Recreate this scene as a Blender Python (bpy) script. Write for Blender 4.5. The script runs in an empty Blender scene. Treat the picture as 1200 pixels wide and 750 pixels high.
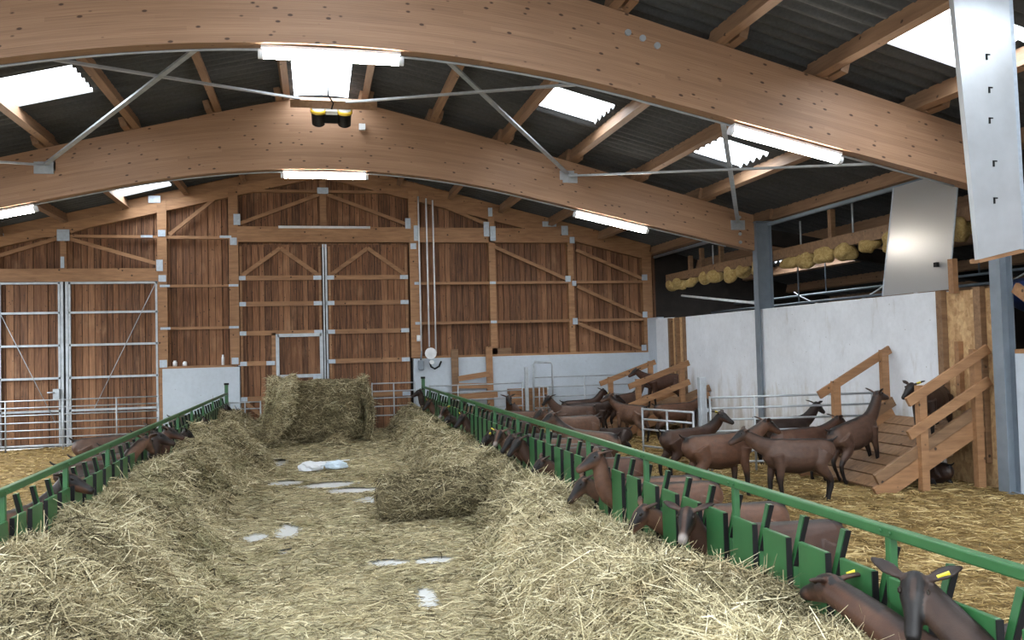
import bpy, math, random
import numpy as np
from mathutils import Vector, Matrix

random.seed(7); rng = np.random.default_rng(11)
S = bpy.context.scene
COL = S.collection

# ------------------------------------------------------------------ camera
EYE = 1.8
cam_d = bpy.data.cameras.new('camera'); cam = bpy.data.objects.new('camera', cam_d); COL.objects.link(cam)
cam_d.sensor_width = 36.0; cam_d.lens = 30.0; cam_d.clip_end = 300
R3 = Matrix(((0.97467178, 0.01774563, -0.22293499), (-0.22212644, -0.03896955, -0.97423879), (-0.02597615, 0.99908281, -0.03404075)))
cam.matrix_world = Matrix.Translation((0, 0, EYE)) @ R3.to_4x4()
S.camera = cam

# ------------------------------------------------------------------ sky, light, exposure
W = bpy.data.worlds.new('sky'); S.world = W; W.use_nodes = True
bg = W.node_tree.nodes['Background']
_n = W.node_tree.nodes; _l = W.node_tree.links          # overcast sky, brighter overhead than at the horizon
_tc = _n.new('ShaderNodeTexCoord'); _sx = _n.new('ShaderNodeSeparateXYZ'); _cr = _n.new('ShaderNodeValToRGB')
_l.new(_tc.outputs['Generated'], _sx.inputs[0]); _l.new(_sx.outputs[2], _cr.inputs[0]); _l.new(_cr.outputs[0], bg.inputs[0])
_cr.color_ramp.elements[0].position = 0.0; _cr.color_ramp.elements[0].color = (.1, .11, .12, 1)
_cr.color_ramp.elements[1].position = 0.9; _cr.color_ramp.elements[1].color = (.9, .96, 1, 1)
bg.inputs[1].default_value = 13.0
S.view_settings.view_transform = 'Standard'; S.view_settings.look = 'None'
S.view_settings.gamma = 1.0; S.view_settings.use_curve_mapping = False
S.view_settings.exposure = 0.55
S.cycles.use_denoising = True
S.cycles.max_bounces = 8; S.cycles.diffuse_bounces = 4; S.cycles.transparent_max_bounces = 12
S.cycles.sample_clamp_indirect = 6.0
TUBE_POWER = 55.0

# ------------------------------------------------------------------ helpers
def link(name, me, parent=None):
    o = bpy.data.objects.new(name, me); COL.objects.link(o)
    if parent is not None: o.parent = parent
    return o
def tag(o, label=None, cat=None, group=None, kind=None):
    if label: o['label'] = label
    if cat: o['category'] = cat
    if group: o['group'] = group
    if kind: o['kind'] = kind
    return o
def empty(name, loc=(0, 0, 0), rz=0):
    o = bpy.data.objects.new(name, None); COL.objects.link(o)
    o.location = loc; o.rotation_euler = (0, 0, rz); o.empty_display_size = .2
    return o
class MB:
    """collects boxes, bars and tubes into ONE mesh"""
    def __init__(s): s.v = []; s.f = []; s.sm = []
    def add(s, vs, fs, smooth=False):
        b = len(s.v); s.v += [tuple(map(float, p)) for p in vs]
        s.f += [tuple(i + b for i in f) for f in fs]; s.sm += [smooth] * len(fs); return s
    def box(s, a, b):
        x0, y0, z0 = a; x1, y1, z1 = b
        return s.add([(x0,y0,z0),(x1,y0,z0),(x1,y1,z0),(x0,y1,z0),(x0,y0,z1),(x1,y0,z1),(x1,y1,z1),(x0,y1,z1)],
                     [(0,3,2,1),(4,5,6,7),(0,1,5,4),(1,2,6,5),(2,3,7,6),(3,0,4,7)])
    def bar(s, p, q, w, h, side=None):
        p = np.array(p, float); q = np.array(q, float); t = q - p; t /= np.linalg.norm(t)
        if side is None:
            side = np.cross((0,0,1), t) if abs(t[2]) < .98 else np.array((1.,0,0))
        side = np.array(side, float); side -= t * side.dot(t); side /= np.linalg.norm(side)
        n = np.cross(t, side); a = side * w / 2; b = n * h / 2
        vs = [c + e for c in (p, q) for e in (-a-b, a-b, a+b, -a+b)]
        return s.add(vs, [(0,3,2,1),(4,5,6,7),(0,1,5,4),(1,2,6,5),(2,3,7,6),(3,0,4,7)])
    def tube(s, pts, r, n=8, caps=True):
        pts = [np.array(p, float) for p in pts]; N = len(pts); rr = r if hasattr(r, '__len__') else [r] * N
        side = None; vs = []
        for i, p in enumerate(pts):
            t = pts[min(i+1, N-1)] - pts[max(i-1, 0)]; t /= np.linalg.norm(t)
            if side is None: side = np.cross((0,0,1), t) if abs(t[2]) < .95 else np.array((1.,0,0))
            side = side - t * side.dot(t); side /= np.linalg.norm(side); b = np.cross(t, side)
            for k in range(n):
                a = 2 * math.pi * k / n; vs.append(p + rr[i] * (math.cos(a) * side + math.sin(a) * b))
        fs = [(i*n+k, i*n+(k+1) % n, (i+1)*n+(k+1) % n, (i+1)*n+k) for i in range(N-1) for k in range(n)]
        s.add(vs, fs, True)
        if caps:
            b = len(s.v) - len(vs)
            s.f += [tuple(b + k for k in reversed(range(n))), tuple(b + (N-1)*n + k for k in range(n))]; s.sm += [False, False]
        return s
    def build(s, name, mat, parent=None):
        me = bpy.data.meshes.new(name); me.from_pydata(s.v, [], s.f); me.update()
        me.polygons.foreach_set('use_smooth', s.sm); me.materials.append(mat)
        return link(name, me, parent)
def bevel(o, w=.006):
    m = o.modifiers.new('bevel', 'BEVEL'); m.width = w; m.segments = 2; m.limit_method = 'ANGLE'; return o

# ------------------------------------------------------------------ materials
class NT:
    def __init__(s, name):
        s.m = bpy.data.materials.new(name); s.m.use_nodes = True; s.t = s.m.node_tree
        s.b = s.t.nodes['Principled BSDF']; s.out = s.t.nodes['Material Output']
    def n(s, typ, **kw):
        nd = s.t.nodes.new(typ)
        for k, v in kw.items():
            if k.startswith('i_'):
                key = k[2:]; key = int(key) if key.isdigit() else key.replace('_', ' ')
                nd.inputs[key].default_value = v
            else: setattr(nd, k, v)
        return nd
    def l(s, a, b): s.t.links.new(a, b)
    def coord(s, scale=(1,1,1), kind='Object', rot=(0,0,0)):
        c = s.n('ShaderNodeTexCoord'); mp = s.n('ShaderNodeMapping'); mp.inputs['Scale'].default_value = scale
        mp.inputs['Rotation'].default_value = rot
        s.l(c.outputs[kind], mp.inputs['Vector']); return mp.outputs[0]
    def noise(s, vec, scale, detail=4, rough=.55, dist=0):
        nd = s.n('ShaderNodeTexNoise'); nd.inputs['Scale'].default_value = scale; nd.inputs['Detail'].default_value = detail
        nd.inputs['Roughness'].default_value = rough; nd.inputs['Distortion'].default_value = dist
        if vec is not None: s.l(vec, nd.inputs['Vector'])
        return nd.outputs['Fac']
    def ramp(s, fac, stops):
        r = s.n('ShaderNodeValToRGB'); e = r.color_ramp.elements
        while len(e) < len(stops): e.new(.5)
        for k, (p, c) in enumerate(stops): e[k].position = p; e[k].color = (*c, 1) if len(c) == 3 else c
        s.l(fac, r.inputs[0]); return r.outputs[0]
    def mix(s, fac, a, b, mode='MIX'):
        m = s.n('ShaderNodeMix', data_type='RGBA', blend_type=mode)
        if isinstance(fac, (int, float)): m.inputs[0].default_value = fac
        else: s.l(fac, m.inputs[0])
        for sock, v in ((m.inputs[6], a), (m.inputs[7], b)):
            if isinstance(v, tuple): sock.default_value = (*v, 1)
            else: s.l(v, sock)
        return m.outputs[2]
    def math(s, op, a, b=None):
        m = s.n('ShaderNodeMath', operation=op)
        for k, v in enumerate((a, b)):
            if v is None: continue
            if isinstance(v, (int, float)): m.inputs[k].default_value = v
            else: s.l(v, m.inputs[k])
        return m.outputs[0]
    def bump(s, h, strength=.3, dist=.01):
        b = s.n('ShaderNodeBump'); b.inputs['Strength'].default_value = strength; b.inputs['Distance'].default_value = dist
        s.l(h, b.inputs['Height']); s.l(b.outputs[0], s.b.inputs['Normal'])
    def col(s, c):
        if isinstance(c, tuple): s.b.inputs['Base Color'].default_value = (*c, 1)
        else: s.l(c, s.b.inputs['Base Color'])
    def set(s, rough=.6, metal=0, spec=.5):
        s.b.inputs['Roughness'].default_value = rough; s.b.inputs['Metallic'].default_value = metal
        s.b.inputs['Specular IOR Level'].default_value = spec; return s
    def attr(s, name):
        a = s.n('ShaderNodeAttribute', attribute_name=name); return a

def knots(T, vec, scale, thr):
    v = T.n('ShaderNodeTexVoronoi'); v.inputs['Scale'].default_value = scale; T.l(vec, v.inputs['Vector'])
    return T.ramp(v.outputs['Distance'], [(0, (1,1,1)), (thr, (1,1,1)), (thr*1.7, (0,0,0))])

def m_glulam():
    T = NT('glulam spruce'); a = T.attr('luv').outputs['Vector']
    mp = T.n('ShaderNodeMapping'); mp.inputs['Scale'].default_value = (.35, 1, 25); T.l(a, mp.inputs[0])
    sep = T.n('ShaderNodeSeparateXYZ'); T.l(a, sep.inputs[0])
    lam = T.math('FLOOR', T.math('MULTIPLY', sep.outputs[2], 25)); seg = T.math('FLOOR', T.math('ADD', T.math('MULTIPLY', sep.outputs[0], .4), T.math('MULTIPLY', lam, .37)))
    cmb = T.n('ShaderNodeCombineXYZ'); T.l(lam, cmb.inputs[0]); T.l(seg, cmb.inputs[1])
    wn = T.n('ShaderNodeTexWhiteNoise'); T.l(cmb.outputs[0], wn.inputs['Vector'])
    base = T.ramp(wn.outputs['Value'], [(0, (.275,.15,.084)), (.5, (.33,.185,.104)), (1, (.39,.225,.13))])
    mg = T.n('ShaderNodeMapping'); mg.inputs['Scale'].default_value = (.6, 20, 60); T.l(a, mg.inputs[0])
    g = T.noise(mg.outputs[0], 2.5, 5); base = T.mix(.45, base, T.ramp(g, [(.3, (.18,.094,.05)), (.7, (.46,.275,.162))]))
    big = T.noise(a, .8, 3); base = T.mix(T.ramp(big, [(.5, (0,0,0)), (.8, (.4,.4,.4))]), base, (.22,.11,.055))
    mk = T.n('ShaderNodeMapping'); mk.inputs['Scale'].default_value = (1, 1, 2.0); T.l(a, mk.inputs[0])
    k = knots(T, mk.outputs[0], 5.4, .095); base = T.mix(k, base, (.07,.032,.016))
    T.col(base); T.set(.55); return T.m
def m_boards():
    T = NT('larch cladding'); a = T.attr('tone').outputs['Fac']; c = T.coord((1,1,.06))
    base = T.ramp(a, [(0, (.06,.024,.01)), (.35, (.13,.054,.023)), (.7, (.21,.092,.04)), (1, (.34,.17,.085))])
    g = T.noise(c, 40, 5, .65); base = T.mix(.5, base, T.ramp(g, [(.34, (.035,.014,.007)), (.52, (.17,.074,.032)), (.7, (.36,.185,.09))]))
    k = knots(T, T.coord((1,1,.6)), 11, .085); base = T.mix(T.math('MULTIPLY', k, .8), base, (.035,.016,.01))
    w = T.noise(T.coord((1,1,.5)), 3, 4); base = T.mix(T.ramp(w, [(.6, (0,0,0)), (.75, (.35,.35,.35))]), base, (.42,.25,.14))
    T.col(base); T.set(.75); T.bump(g, .3); return T.m
def m_timber(name, c0, c1, dark, ax=(.15,1,1)):
    T = NT(name); o = T.n('ShaderNodeObjectInfo'); c = T.coord((1,1,1), 'Object')
    vm = T.n('ShaderNodeVectorMath', operation='ADD'); T.l(c, vm.inputs[0])
    cm = T.n('ShaderNodeCombineXYZ'); r = T.math('MULTIPLY', o.outputs['Random'], 30); T.l(r, cm.inputs[0]); T.l(r, cm.inputs[2]); T.l(cm.outputs[0], vm.inputs[1])
    mp = T.n('ShaderNodeMapping'); mp.inputs['Scale'].default_value = ax; T.l(vm.outputs[0], mp.inputs[0])
    g = T.noise(mp.outputs[0], 18, 5, .6); base = T.ramp(g, [(.3, c0), (.7, c1)])
    base = T.mix(T.math('MULTIPLY', o.outputs['Random'], .35), base, dark)
    k = knots(T, vm.outputs[0], 5, .07); base = T.mix(k, base, tuple(x*.3 for x in dark))
    T.col(base); T.set(.65); return T.m
def m_plain(name, c, rough=.5, metal=0, var=.15, scale=6, spec=.5):
    T = NT(name); n = T.noise(T.coord(), scale, 4)
    T.col(T.ramp(n, [(.3, tuple(x*(1-var) for x in c)), (.7, tuple(min(1, x*(1+var)) for x in c))])); T.set(rough, metal, spec); return T.m
def m_concrete(name, c, dirt, low=None):
    T = NT(name); cc = T.coord(); n = T.noise(cc, 1.6, 6, .6); f = T.noise(cc, 14, 4)
    base = T.ramp(n, [(.3, tuple(x*.86 for x in c)), (.65, c)]); base = T.mix(.18, base, T.ramp(f, [(.35, tuple(x*.7 for x in c)), (.6, c)]))
    s = T.noise(T.coord((1, 1, .25)), 4.5, 5, .65); base = T.mix(T.ramp(s, [(.62, (0,0,0)), (.78, (.55,.55,.55))]), base, dirt)
    sp = knots(T, cc, 5.5, .035); base = T.mix(T.math('MULTIPLY', sp, .6), base, tuple(x*.5 for x in dirt))
    if low:
        sep = T.n('ShaderNodeSeparateXYZ'); T.l(T.coord(), sep.inputs[0])
        z = T.math('ADD', sep.outputs[2], T.math('MULTIPLY', T.math('SUBTRACT', s, .5), 3.2))
        base = T.mix(T.ramp(z, [(.0, (.7,.7,.7)), (.5, (.4,.4,.4)), (1.0, (.0,.0,.0))]), base, low)
    T.col(base); T.set(.85); T.bump(f, .12); return T.m
def m_osb():
    T = NT('osb board'); v = T.n('ShaderNodeTexVoronoi'); v.inputs['Scale'].default_value = 24
    T.l(T.coord((1, 1, .55), rot=(.4, 0, 0)), v.inputs['Vector'])
    sp = T.n('ShaderNodeSeparateColor'); T.l(v.outputs['Color'], sp.inputs[0])
    b = T.ramp(sp.outputs[0], [(0, (.36,.2,.09)), (.5, (.5,.31,.15)), (1, (.62,.42,.22))])
    n = T.noise(T.coord(), 20, 4); b = T.mix(.3, b, T.ramp(n, [(.35, (.25,.13,.05)), (.6, (.6,.4,.2))]))
    T.col(b); T.set(.6); return T.m
def m_roof():
    T = NT('fibre cement sheet'); n = T.noise(T.coord((.4,1,1)), 3, 6, .6); f = T.noise(T.coord(), 30, 3)
    b = T.ramp(n, [(.3, (.04,.042,.044)), (.7, (.075,.078,.08))]); b = T.mix(.3, b, T.ramp(f, [(.3, (.03,.03,.03)), (.7, (.1,.1,.1))]))
    T.col(b); T.set(.8); return T.m
def m_hay(name, stops, transl=.25):
    T = NT(name); a = T.attr('tone').outputs['Fac']; c = T.ramp(a, stops)
    if name.startswith('hay'):          # greener and browner cuts of hay
        g = T.noise(T.coord(), 1.7, 3); c = T.mix(T.ramp(g, [(.52, (0,0,0)), (.68, (.55,.55,.55))]), c, T.mix(.75, c, (.3,.34,.2), 'MULTIPLY')); g2 = T.noise(T.coord(), 3.1, 3); c = T.mix(T.ramp(g2, [(.55, (0,0,0)), (.72, (.5,.5,.5))]), c, T.mix(.7, c, (.52,.36,.2), 'MULTIPLY'))
    T.col(c); T.set(.7, 0, .25)
    tr = T.n('ShaderNodeBsdfTranslucent'); T.l(c, tr.inputs[0]); mx = T.n('ShaderNodeMixShader'); mx.inputs[0].default_value = transl
    T.l(T.b.outputs[0], mx.inputs[1]); T.l(tr.outputs[0], mx.inputs[2]); T.l(mx.outputs[0], T.out.inputs[0]); return T.m
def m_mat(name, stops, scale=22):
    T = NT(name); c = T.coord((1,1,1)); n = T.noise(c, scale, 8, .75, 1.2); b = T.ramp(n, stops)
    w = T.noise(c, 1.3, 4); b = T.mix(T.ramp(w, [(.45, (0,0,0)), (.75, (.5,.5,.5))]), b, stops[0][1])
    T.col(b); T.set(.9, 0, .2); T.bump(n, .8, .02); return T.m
def m_coat():
    T = NT('goat coat'); oi = T.n('ShaderNodeObjectInfo'); n = T.noise(T.coord((1,1,1.5)), 16, 5, .6); n2 = T.noise(T.coord(), 4, 3)
    b = T.mix(T.ramp(n, [(.3, (0,0,0)), (.7, (1,1,1))]), T.mix(.5, oi.outputs['Color'], (.025,.015,.012)), oi.outputs['Color'])
    b = T.mix(T.ramp(n2, [(.5, (0,0,0)), (.75, (.5,.5,.5))]), b, T.mix(.3, oi.outputs['Color'], (.26,.16,.11)))
    b = T.mix(T.attr('dark').outputs['Fac'], b, (.006,.0045,.0045)); b = T.mix(T.attr('pale').outputs['Fac'], b, (.33,.3,.275))
    T.col(b); T.set(.5, 0, .3)
    f = T.noise(T.coord((1,1,1)), 90, 3); T.bump(f, .25, .004); return T.m
def m_emit(name, c, s):
    T = NT(name); e = T.n('ShaderNodeEmission'); e.inputs[0].default_value = (*c, 1); e.inputs[1].default_value = s
    T.l(e.outputs[0], T.out.inputs[0]); return T.m
def m_sheet(name, c, clear, transl, gloss, rough=.15, dif=0):
    T = NT(name); tp = T.n('ShaderNodeBsdfTransparent'); tl = T.n('ShaderNodeBsdfTranslucent'); gl = T.n('ShaderNodeBsdfGlossy')
    tp.inputs[0].default_value = (*c, 1); tl.inputs[0].default_value = (*c, 1); gl.inputs['Roughness'].default_value = rough
    m1 = T.n('ShaderNodeMixShader'); m1.inputs[0].default_value = transl / (transl + clear); T.l(tp.outputs[0], m1.inputs[1]); T.l(tl.outputs[0], m1.inputs[2])
    m2 = T.n('ShaderNodeMixShader'); m2.inputs[0].default_value = gloss; T.l(m1.outputs[0], m2.inputs[1]); T.l(gl.outputs[0], m2.inputs[2])
    if dif:
        df = T.n('ShaderNodeBsdfDiffuse'); df.inputs[0].default_value = (*c, 1); m3 = T.n('ShaderNodeMixShader'); m3.inputs[0].default_value = dif
        T.l(m2.outputs[0], m3.inputs[1]); T.l(df.outputs[0], m3.inputs[2]); m2 = m3
    T.l(m2.outputs[0], T.out.inputs[0]); return T.m

GLU = m_glulam(); BOARD = m_boards()
TIMB = m_timber('spruce timber', (.23,.115,.052), (.4,.215,.102), (.17,.08,.036))
PURL = m_timber('purlin timber', (.22,.125,.07), (.36,.215,.125), (.16,.08,.04), (1,.1,1))
RAMPW = m_timber('weathered ramp timber', (.15,.082,.042), (.3,.175,.092), (.1,.054,.028))
GALV = m_plain('galvanised steel', (.4,.43,.46), .45, .45, .15, 9)
PLATE = m_plain('zinc plate', (.4,.46,.53), .45, .3, .12, 20)
GREYST = m_plain('grey steel column', (.2,.235,.275), .55, .2, .12, 5)
ALU = m_plain('aluminium sheet', (.5,.53,.56), .34, .45, .1, 3)
GREEN = m_plain('green paint', (.024,.1,.032), .38, 0, .12, 7)
DGREEN = m_plain('dark green tube', (.004,.02,.008), .4, 0, .12, 9)
BLACK = m_plain('black rubber', (.005,.005,.0055), .6, 0, .15, 6, .25)
WHITEP = m_plain('white plastic', (.75,.77,.8), .4)
WALLW = m_concrete('whitewashed wall', (.74,.77,.82), (.36,.33,.29), (.34,.27,.19))
PLINTH = m_concrete('grey concrete plinth', (.52,.58,.65), (.34,.37,.4))
CONC = m_concrete('floor concrete', (.55,.56,.55), (.3,.28,.24))
OSB = m_osb(); ROOF = m_roof()
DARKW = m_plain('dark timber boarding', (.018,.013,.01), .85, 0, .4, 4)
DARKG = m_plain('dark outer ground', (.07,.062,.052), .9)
HAYS = m_hay('hay stems', [(0, (.035,.028,.015)), (.24, (.145,.12,.066)), (.5, (.4,.34,.205)), (.75, (.65,.575,.37)), (1, (.88,.81,.59))])
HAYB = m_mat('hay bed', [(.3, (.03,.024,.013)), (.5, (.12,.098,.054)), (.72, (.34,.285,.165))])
LITB = m_mat('hay litter', [(.3, (.16,.14,.085)), (.5, (.36,.32,.2)), (.72, (.6,.54,.36))], 30)
STRS = m_hay('straw stems', [(0, (.08,.052,.02)), (.35, (.23,.155,.06)), (.7, (.45,.325,.14)), (1, (.72,.58,.31))])
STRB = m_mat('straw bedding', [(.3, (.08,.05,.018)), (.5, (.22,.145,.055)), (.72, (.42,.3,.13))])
COAT = m_coat()
EYE_M = m_plain('goat eye', (.012,.007,.004), .35, 0, .1, 6, .2); TAGY = m_plain('yellow ear tag', (.75,.62,.05), .5); HORNM = m_plain('goat horn', (.3,.25,.2), .5)
FOAM = m_mat('sprayed foam', [(.3, (.2,.12,.04)), (.5, (.42,.3,.12)), (.7, (.6,.46,.22))], 14)
TUBE = m_emit('fluorescent tube glow', (1, .93, .82), TUBE_POWER)
SKYL = m_sheet('translucent roof sheet', (.95,.97,1), .5, .5, .05, .3)
POLY = m_sheet('polycarbonate sheet', (.86,.88,.9), .3, .5, .24, .25, .25)
FROST = m_sheet('clear plastic film', (.9,.93,.97), .15, .5, .15, .2, .6)
LENS = m_plain('lamp reflector', (.9,.9,.85), .15, .3)
YEL = m_plain('yellow plastic', (.75,.5,.04), .4)
BLUE = m_plain('blue tarpaulin', (.03,.06,.2), .5)

# ------------------------------------------------------------------ main dimensions
B1, B2, YB = 8.35, 14.0, 19.5          # the two arched beams, the back wall
XW, XLW = 7.75, -7.45                   # right wall face, left wall
XC = .15                                # ridge line
Y0 = -3.0
def topz(x): return 6.05 - .262 * math.sqrt((x - XC) ** 2 + .36) + .02
def botz(x):
    d = abs(x - XC)
    return 4.76 - (d * d / 29 if d < 3.2 else .353 + .22 * (d - 3.2))

# ------------------------------------------------------------------ floors
MB().box((-30, -30, -.3), (40, 50, -.12)).build('floor', DARKG)['kind'] = 'structure'
o = MB().box((-1.9, Y0, -.12), (2.3, YB, 0)).build('floor', CONC); o['kind'] = 'structure'

# ------------------------------------------------------------------ ceiling: corrugated sheets, purlins
SKY = [(-3.95, -2.92, 11.45, 12.5), (-.3, .58, 12.75, 14.6), (3.25, 4.2, 11.4, 12.4), (5.8, 6.6, 11.4, 12.4),
       (5.5, 6.6, 6.5, 7.5), (-3.95, -2.95, 18.05, 19.1), (3.1, 4.2, 15.9, 16.9), (5.5, 6.6, 16.2, 17.2),
       (9.3, 10.3, 16.6, 17.8), (9.3, 10.3, 15.0, 16.1), (-6.4, -5.5, 11.45, 12.5), (-3.95, -2.95, 3.5, 5.8), (1.95, 2.95, 3.5, 5.8), (-.35, .65, -1.5, 1.2), (-.35, .65, 2.8, 6.6), (-3.95, -2.95, -1.5, 1.2), (3.2, 4.1, -1.5, 1.2), (5.55, 6.5, 2.5, 5.0), (-6.2, -5.3, 3.5, 5.8), (6.7, 7.7, 5.6, 6.4)]  # includes unseen skylights, mostly over the near bays, added for more top light
ceil = empty('ceiling', (0, 8, 5)); ceil['kind'] = 'structure'
ceil.location = (0, 0, 0)
xs = sorted(set([-7.9, XC, 14.2] + [s[0] for s in SKY] + [s[1] for s in SKY] + [XC - .6, XC + .6, XC - .3, XC + .3]))
ys = np.arange(Y0, YB + .2, .0295)
V = np.zeros((len(xs), len(ys), 3)); wave = .034 * np.cos(ys / .2 * 2 * math.pi)
for i, x in enumerate(xs):
    V[i, :, 0] = x; V[i, :, 1] = ys; V[i, :, 2] = topz(x) + .235 + wave
F = []; n = len(ys)
for i in range(len(xs) - 1):
    xm = (xs[i] + xs[i+1]) / 2
    for j in range(n - 1):
        ym = (ys[j] + ys[j+1]) / 2
        if any(a < xm < b and c < ym < d for a, b, c, d in SKY): continue
        F.append((i*n+j, (i+1)*n+j, (i+1)*n+j+1, i*n+j+1))
me = bpy.data.meshes.new('roof_sheet'); me.from_pydata(V.reshape(-1, 3).tolist(), [], F); me.materials.append(ROOF)
me.polygons.foreach_set('use_smooth', [True] * len(F)); link('roof_sheet', me, ceil)
for k, (a, b, c, d) in enumerate(SKY):
    m = MB(); xx = np.linspace(a - .03, b + .03, 5); pts = []
    for x in xx: pts += [(x, c - .05, topz(x) + .27), (x, d + .05, topz(x) + .27)]
    m.add(pts, [(2*i, 2*i+2, 2*i+3, 2*i+1) for i in range(4)])
    w = m.build('window_%d' % (k + 1), SKYL); w['kind'] = 'structure'  # the added unseen skylights share this numbering
PX = [-7.3, -6.3, -5.1, -3.9, -2.7, -1.5, -.45, .75, 1.87, 3.05, 4.24, 5.41, 6.65, 8.02, 9.25, 10.5, 11.7, 12.9]
for x in PX:
    sl = .262 if x < XC else -.262; nrm = np.array((-sl, 0, 1)); nrm /= np.linalg.norm(nrm)
    for (ya, yb, off) in ((Y0, B1 + .12, 0), (B1 - .12, B2 + .12, .0), (B2 - .12, YB + .1, 0)):
        sft = .0 if ya in (Y0, B2 - .12) else .055
        c = np.array((x + sft, 0, topz(x + sft) + .005)) + nrm * .105
        m = MB().bar((c[0], ya, c[2]), (c[0], yb, c[2]), .1, .2, (1, 0, sl))
        m.build('purlin', PURL, ceil)
    if -7 < x < 8:
        for yb in (B1, B2):      # timber lap block bolted beside the purlin on each beam
            xx = x + (.1 if x > 0 else -.1)
            c = np.array((xx + .03, 0, topz(xx)+.005)) + nrm * .075
            MB().bar((c[0], yb - .36, c[2]), (c[0], yb + .36, c[2]), .09, .14, (1, 0, sl)).build('lap_block', PURL, ceil)

# ------------------------------------------------------------------ arched beams
def glulam(yc, label, x0=-7.45, x1=7.68):
    t = .1; N = 96; vs = []; luv = []; fs = []
    for i in range(N + 1):
        x = x0 + (x1 - x0) * i / N; zb, zt = botz(x), topz(x)
        for (yy, zz) in ((-t, zb), (t, zb), (t, zt), (-t, zt)):
            vs.append((x, yy, zz)); luv.append((x + yc, yy * 2, zz - zb))
    for i in range(N):
        a = i * 4; b = a + 4
        fs += [(a, b, b+3, a+3), (a+1, a+2, b+2, b+1), (a, a+1, b+1, b), (a+3, b+3, b+2, a+2)]
    fs += [(0, 3, 2, 1), (N*4, N*4+1, N*4+2, N*4+3)]
    me = bpy.data.meshes.new('glulam_beam'); me.from_pydata(vs, [], fs); me.materials.append(GLU)
    at = me.attributes.new('luv', 'FLOAT_VECTOR', 'POINT'); at.data.foreach_set('vector', np.array(luv, 'f').ravel())
    o = link('glulam_beam', me); o.location = (0, yc, 0); tag(o, label, 'beam', 'arched roof beams'); return o
gb1 = glulam(B1, 'nearer arched laminated timber beam crossing the top of the barn')
gb2 = glulam(B2, 'farther arched laminated timber beam, ending at the grey steel column')
m = MB()
for (x, z) in ((3.2, 5.05), (3.36, 5.0), (3.52, 4.93)):
    m.tube([(x, -.1, z), (x, -.118, z)], .035, 10)
m.build('bolt_head', GALV, gb1)
m = MB()
for z in (4.05, 3.9, 3.75, 3.6): m.tube([(7.4, -.1, z), (7.4, -.118, z)], .03, 10)
m.build('bolt_head', GALV, gb2)
for gb, y in ((gb1, B1), (gb2, B2)):          # thin cable clipped along the belly of the beam
    pts = [(x, .06, botz(x) - .012) for x in np.linspace(-7, 7.2, 60)]
    MB().tube(pts, .012, 6).build('cable', GALV, gb)

# ------------------------------------------------------------------ steel columns
def hcol(x, y, h, label, w=.15):
    m = MB(); m.box((-w, -.08, 0), (-w+.015, .08, h)); m.box((w-.015, -.08, 0), (w, .08, h)); m.box((-w+.015, -.006, 0), (w-.015, .006, h))
    o = m.build('steel_column', GREYST); o.location = (x, y, 0); tag(o, label, 'column', 'steel columns on the right wall')
    MB().box((-w-.03, -.14, 0), (w+.03, .14, .02)).build('base_plate', GREYST, o)
    MB().box((-w-.02, -.11, h), (w+.02, .11, h + .02)).build('head_plate', GREYST, o)
    return o
hcol(7.83, 13.9, 3.95, 'grey steel column rising from the middle of the white wall under the farther arched beam')
hcol(7.71, 8.33, 3.43, 'grey steel column beside the near wooden ramp, under the aluminium panel', .085)

# ------------------------------------------------------------------ roof bracing
def node(x, y): return (x, y, 5.8 - .262 * abs(x - XC) if abs(x - XC) > .5 else 5.8)
yn, yf = B1 + .14, B2 - .14
rods = [((-3.9, yf), (XC - .0, yn), 'bracing bar left of the ridge rising from the farther beam towards the nearer beam'),
        ((XC, yf), (-3.9, yn), 'bracing bar left of the ridge running from the floodlights to the nearer beam'),
        ((XC, yf), (4.2, yn), 'bracing bar right of the ridge running from the floodlights to the nearer beam'),
        ((4.2, yf), (XC, yn), 'bracing bar right of the ridge dropping steeply to a bracket on the farther beam'),
        ((4.25, yf), (7.5, yn), 'long bracing bar on the right running almost level under the right skylight'),
        ((7.35, yf), (4.3, yn), 'bracing bar on the right dropping steeply to the end of the farther beam'),
        ((-3.95, yf), (-7.3, yn), 'bracing bar at far left leaving a bracket on the farther beam')]
for k, (a, b, lb) in enumerate(rods):
    dz = .03 * (k % 2)
    p, q = np.array(node(*a)) + (0, 0, dz), np.array(node(*b)) + (0, 0, dz)
    o = MB().bar(p, q, .065, .028).build('brace_bar', GALV); tag(o, lb, 'brace', 'roof bracing bars')
    for e, s in ((p, 1), (q, -1)):
        MB().box((e[0] - .12, e[1] - .05 + .09*s - .004*k, e[2] - .09 - .006*k), (e[0] + .12 + .005*k, e[1] + .05 + .09*s + .004*k, e[2] + .05)).build('end_bracket', GALV, o)

# ------------------------------------------------------------------ fluorescent lamps
def lamp(x, y, label):
    sl = math.atan2(botz(x + .05) - botz(x - .05), .1); L = 1.32
    r = empty('fluorescent_lamp', (x, y, botz(x) - .015)); r.rotation_euler = (0, -sl, 0); tag(r, label, 'lamp', 'fluorescent roof lamps')
    MB().box((-L/2, -.05, -.03), (L/2, .05, .0)).build('housing', WHITEP, r)
    MB().tube([(-L/2 + .02, 0, -.075), (L/2 - .02, 0, -.075)], .045, 12).build('tube_cover', TUBE, r)
    for s in (-1, 1): MB().tube([(s*L/2 - s*.02, 0, -.075), (s*L/2 + s*.03, 0, -.075)], .048, 12).build('end_cap', WHITEP, r)
lamp(.19, B1, 'lit fluorescent lamp under the ridge of the nearer beam, before the ridge skylight')
lamp(.17, B2, 'lit fluorescent lamp under the middle of the farther arched beam')
lamp(-4.75, B2, 'lit fluorescent lamp under the farther beam at the left edge of the picture')
lamp(5.03, B2, 'lit fluorescent lamp under the right half of the farther arched beam')
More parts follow.
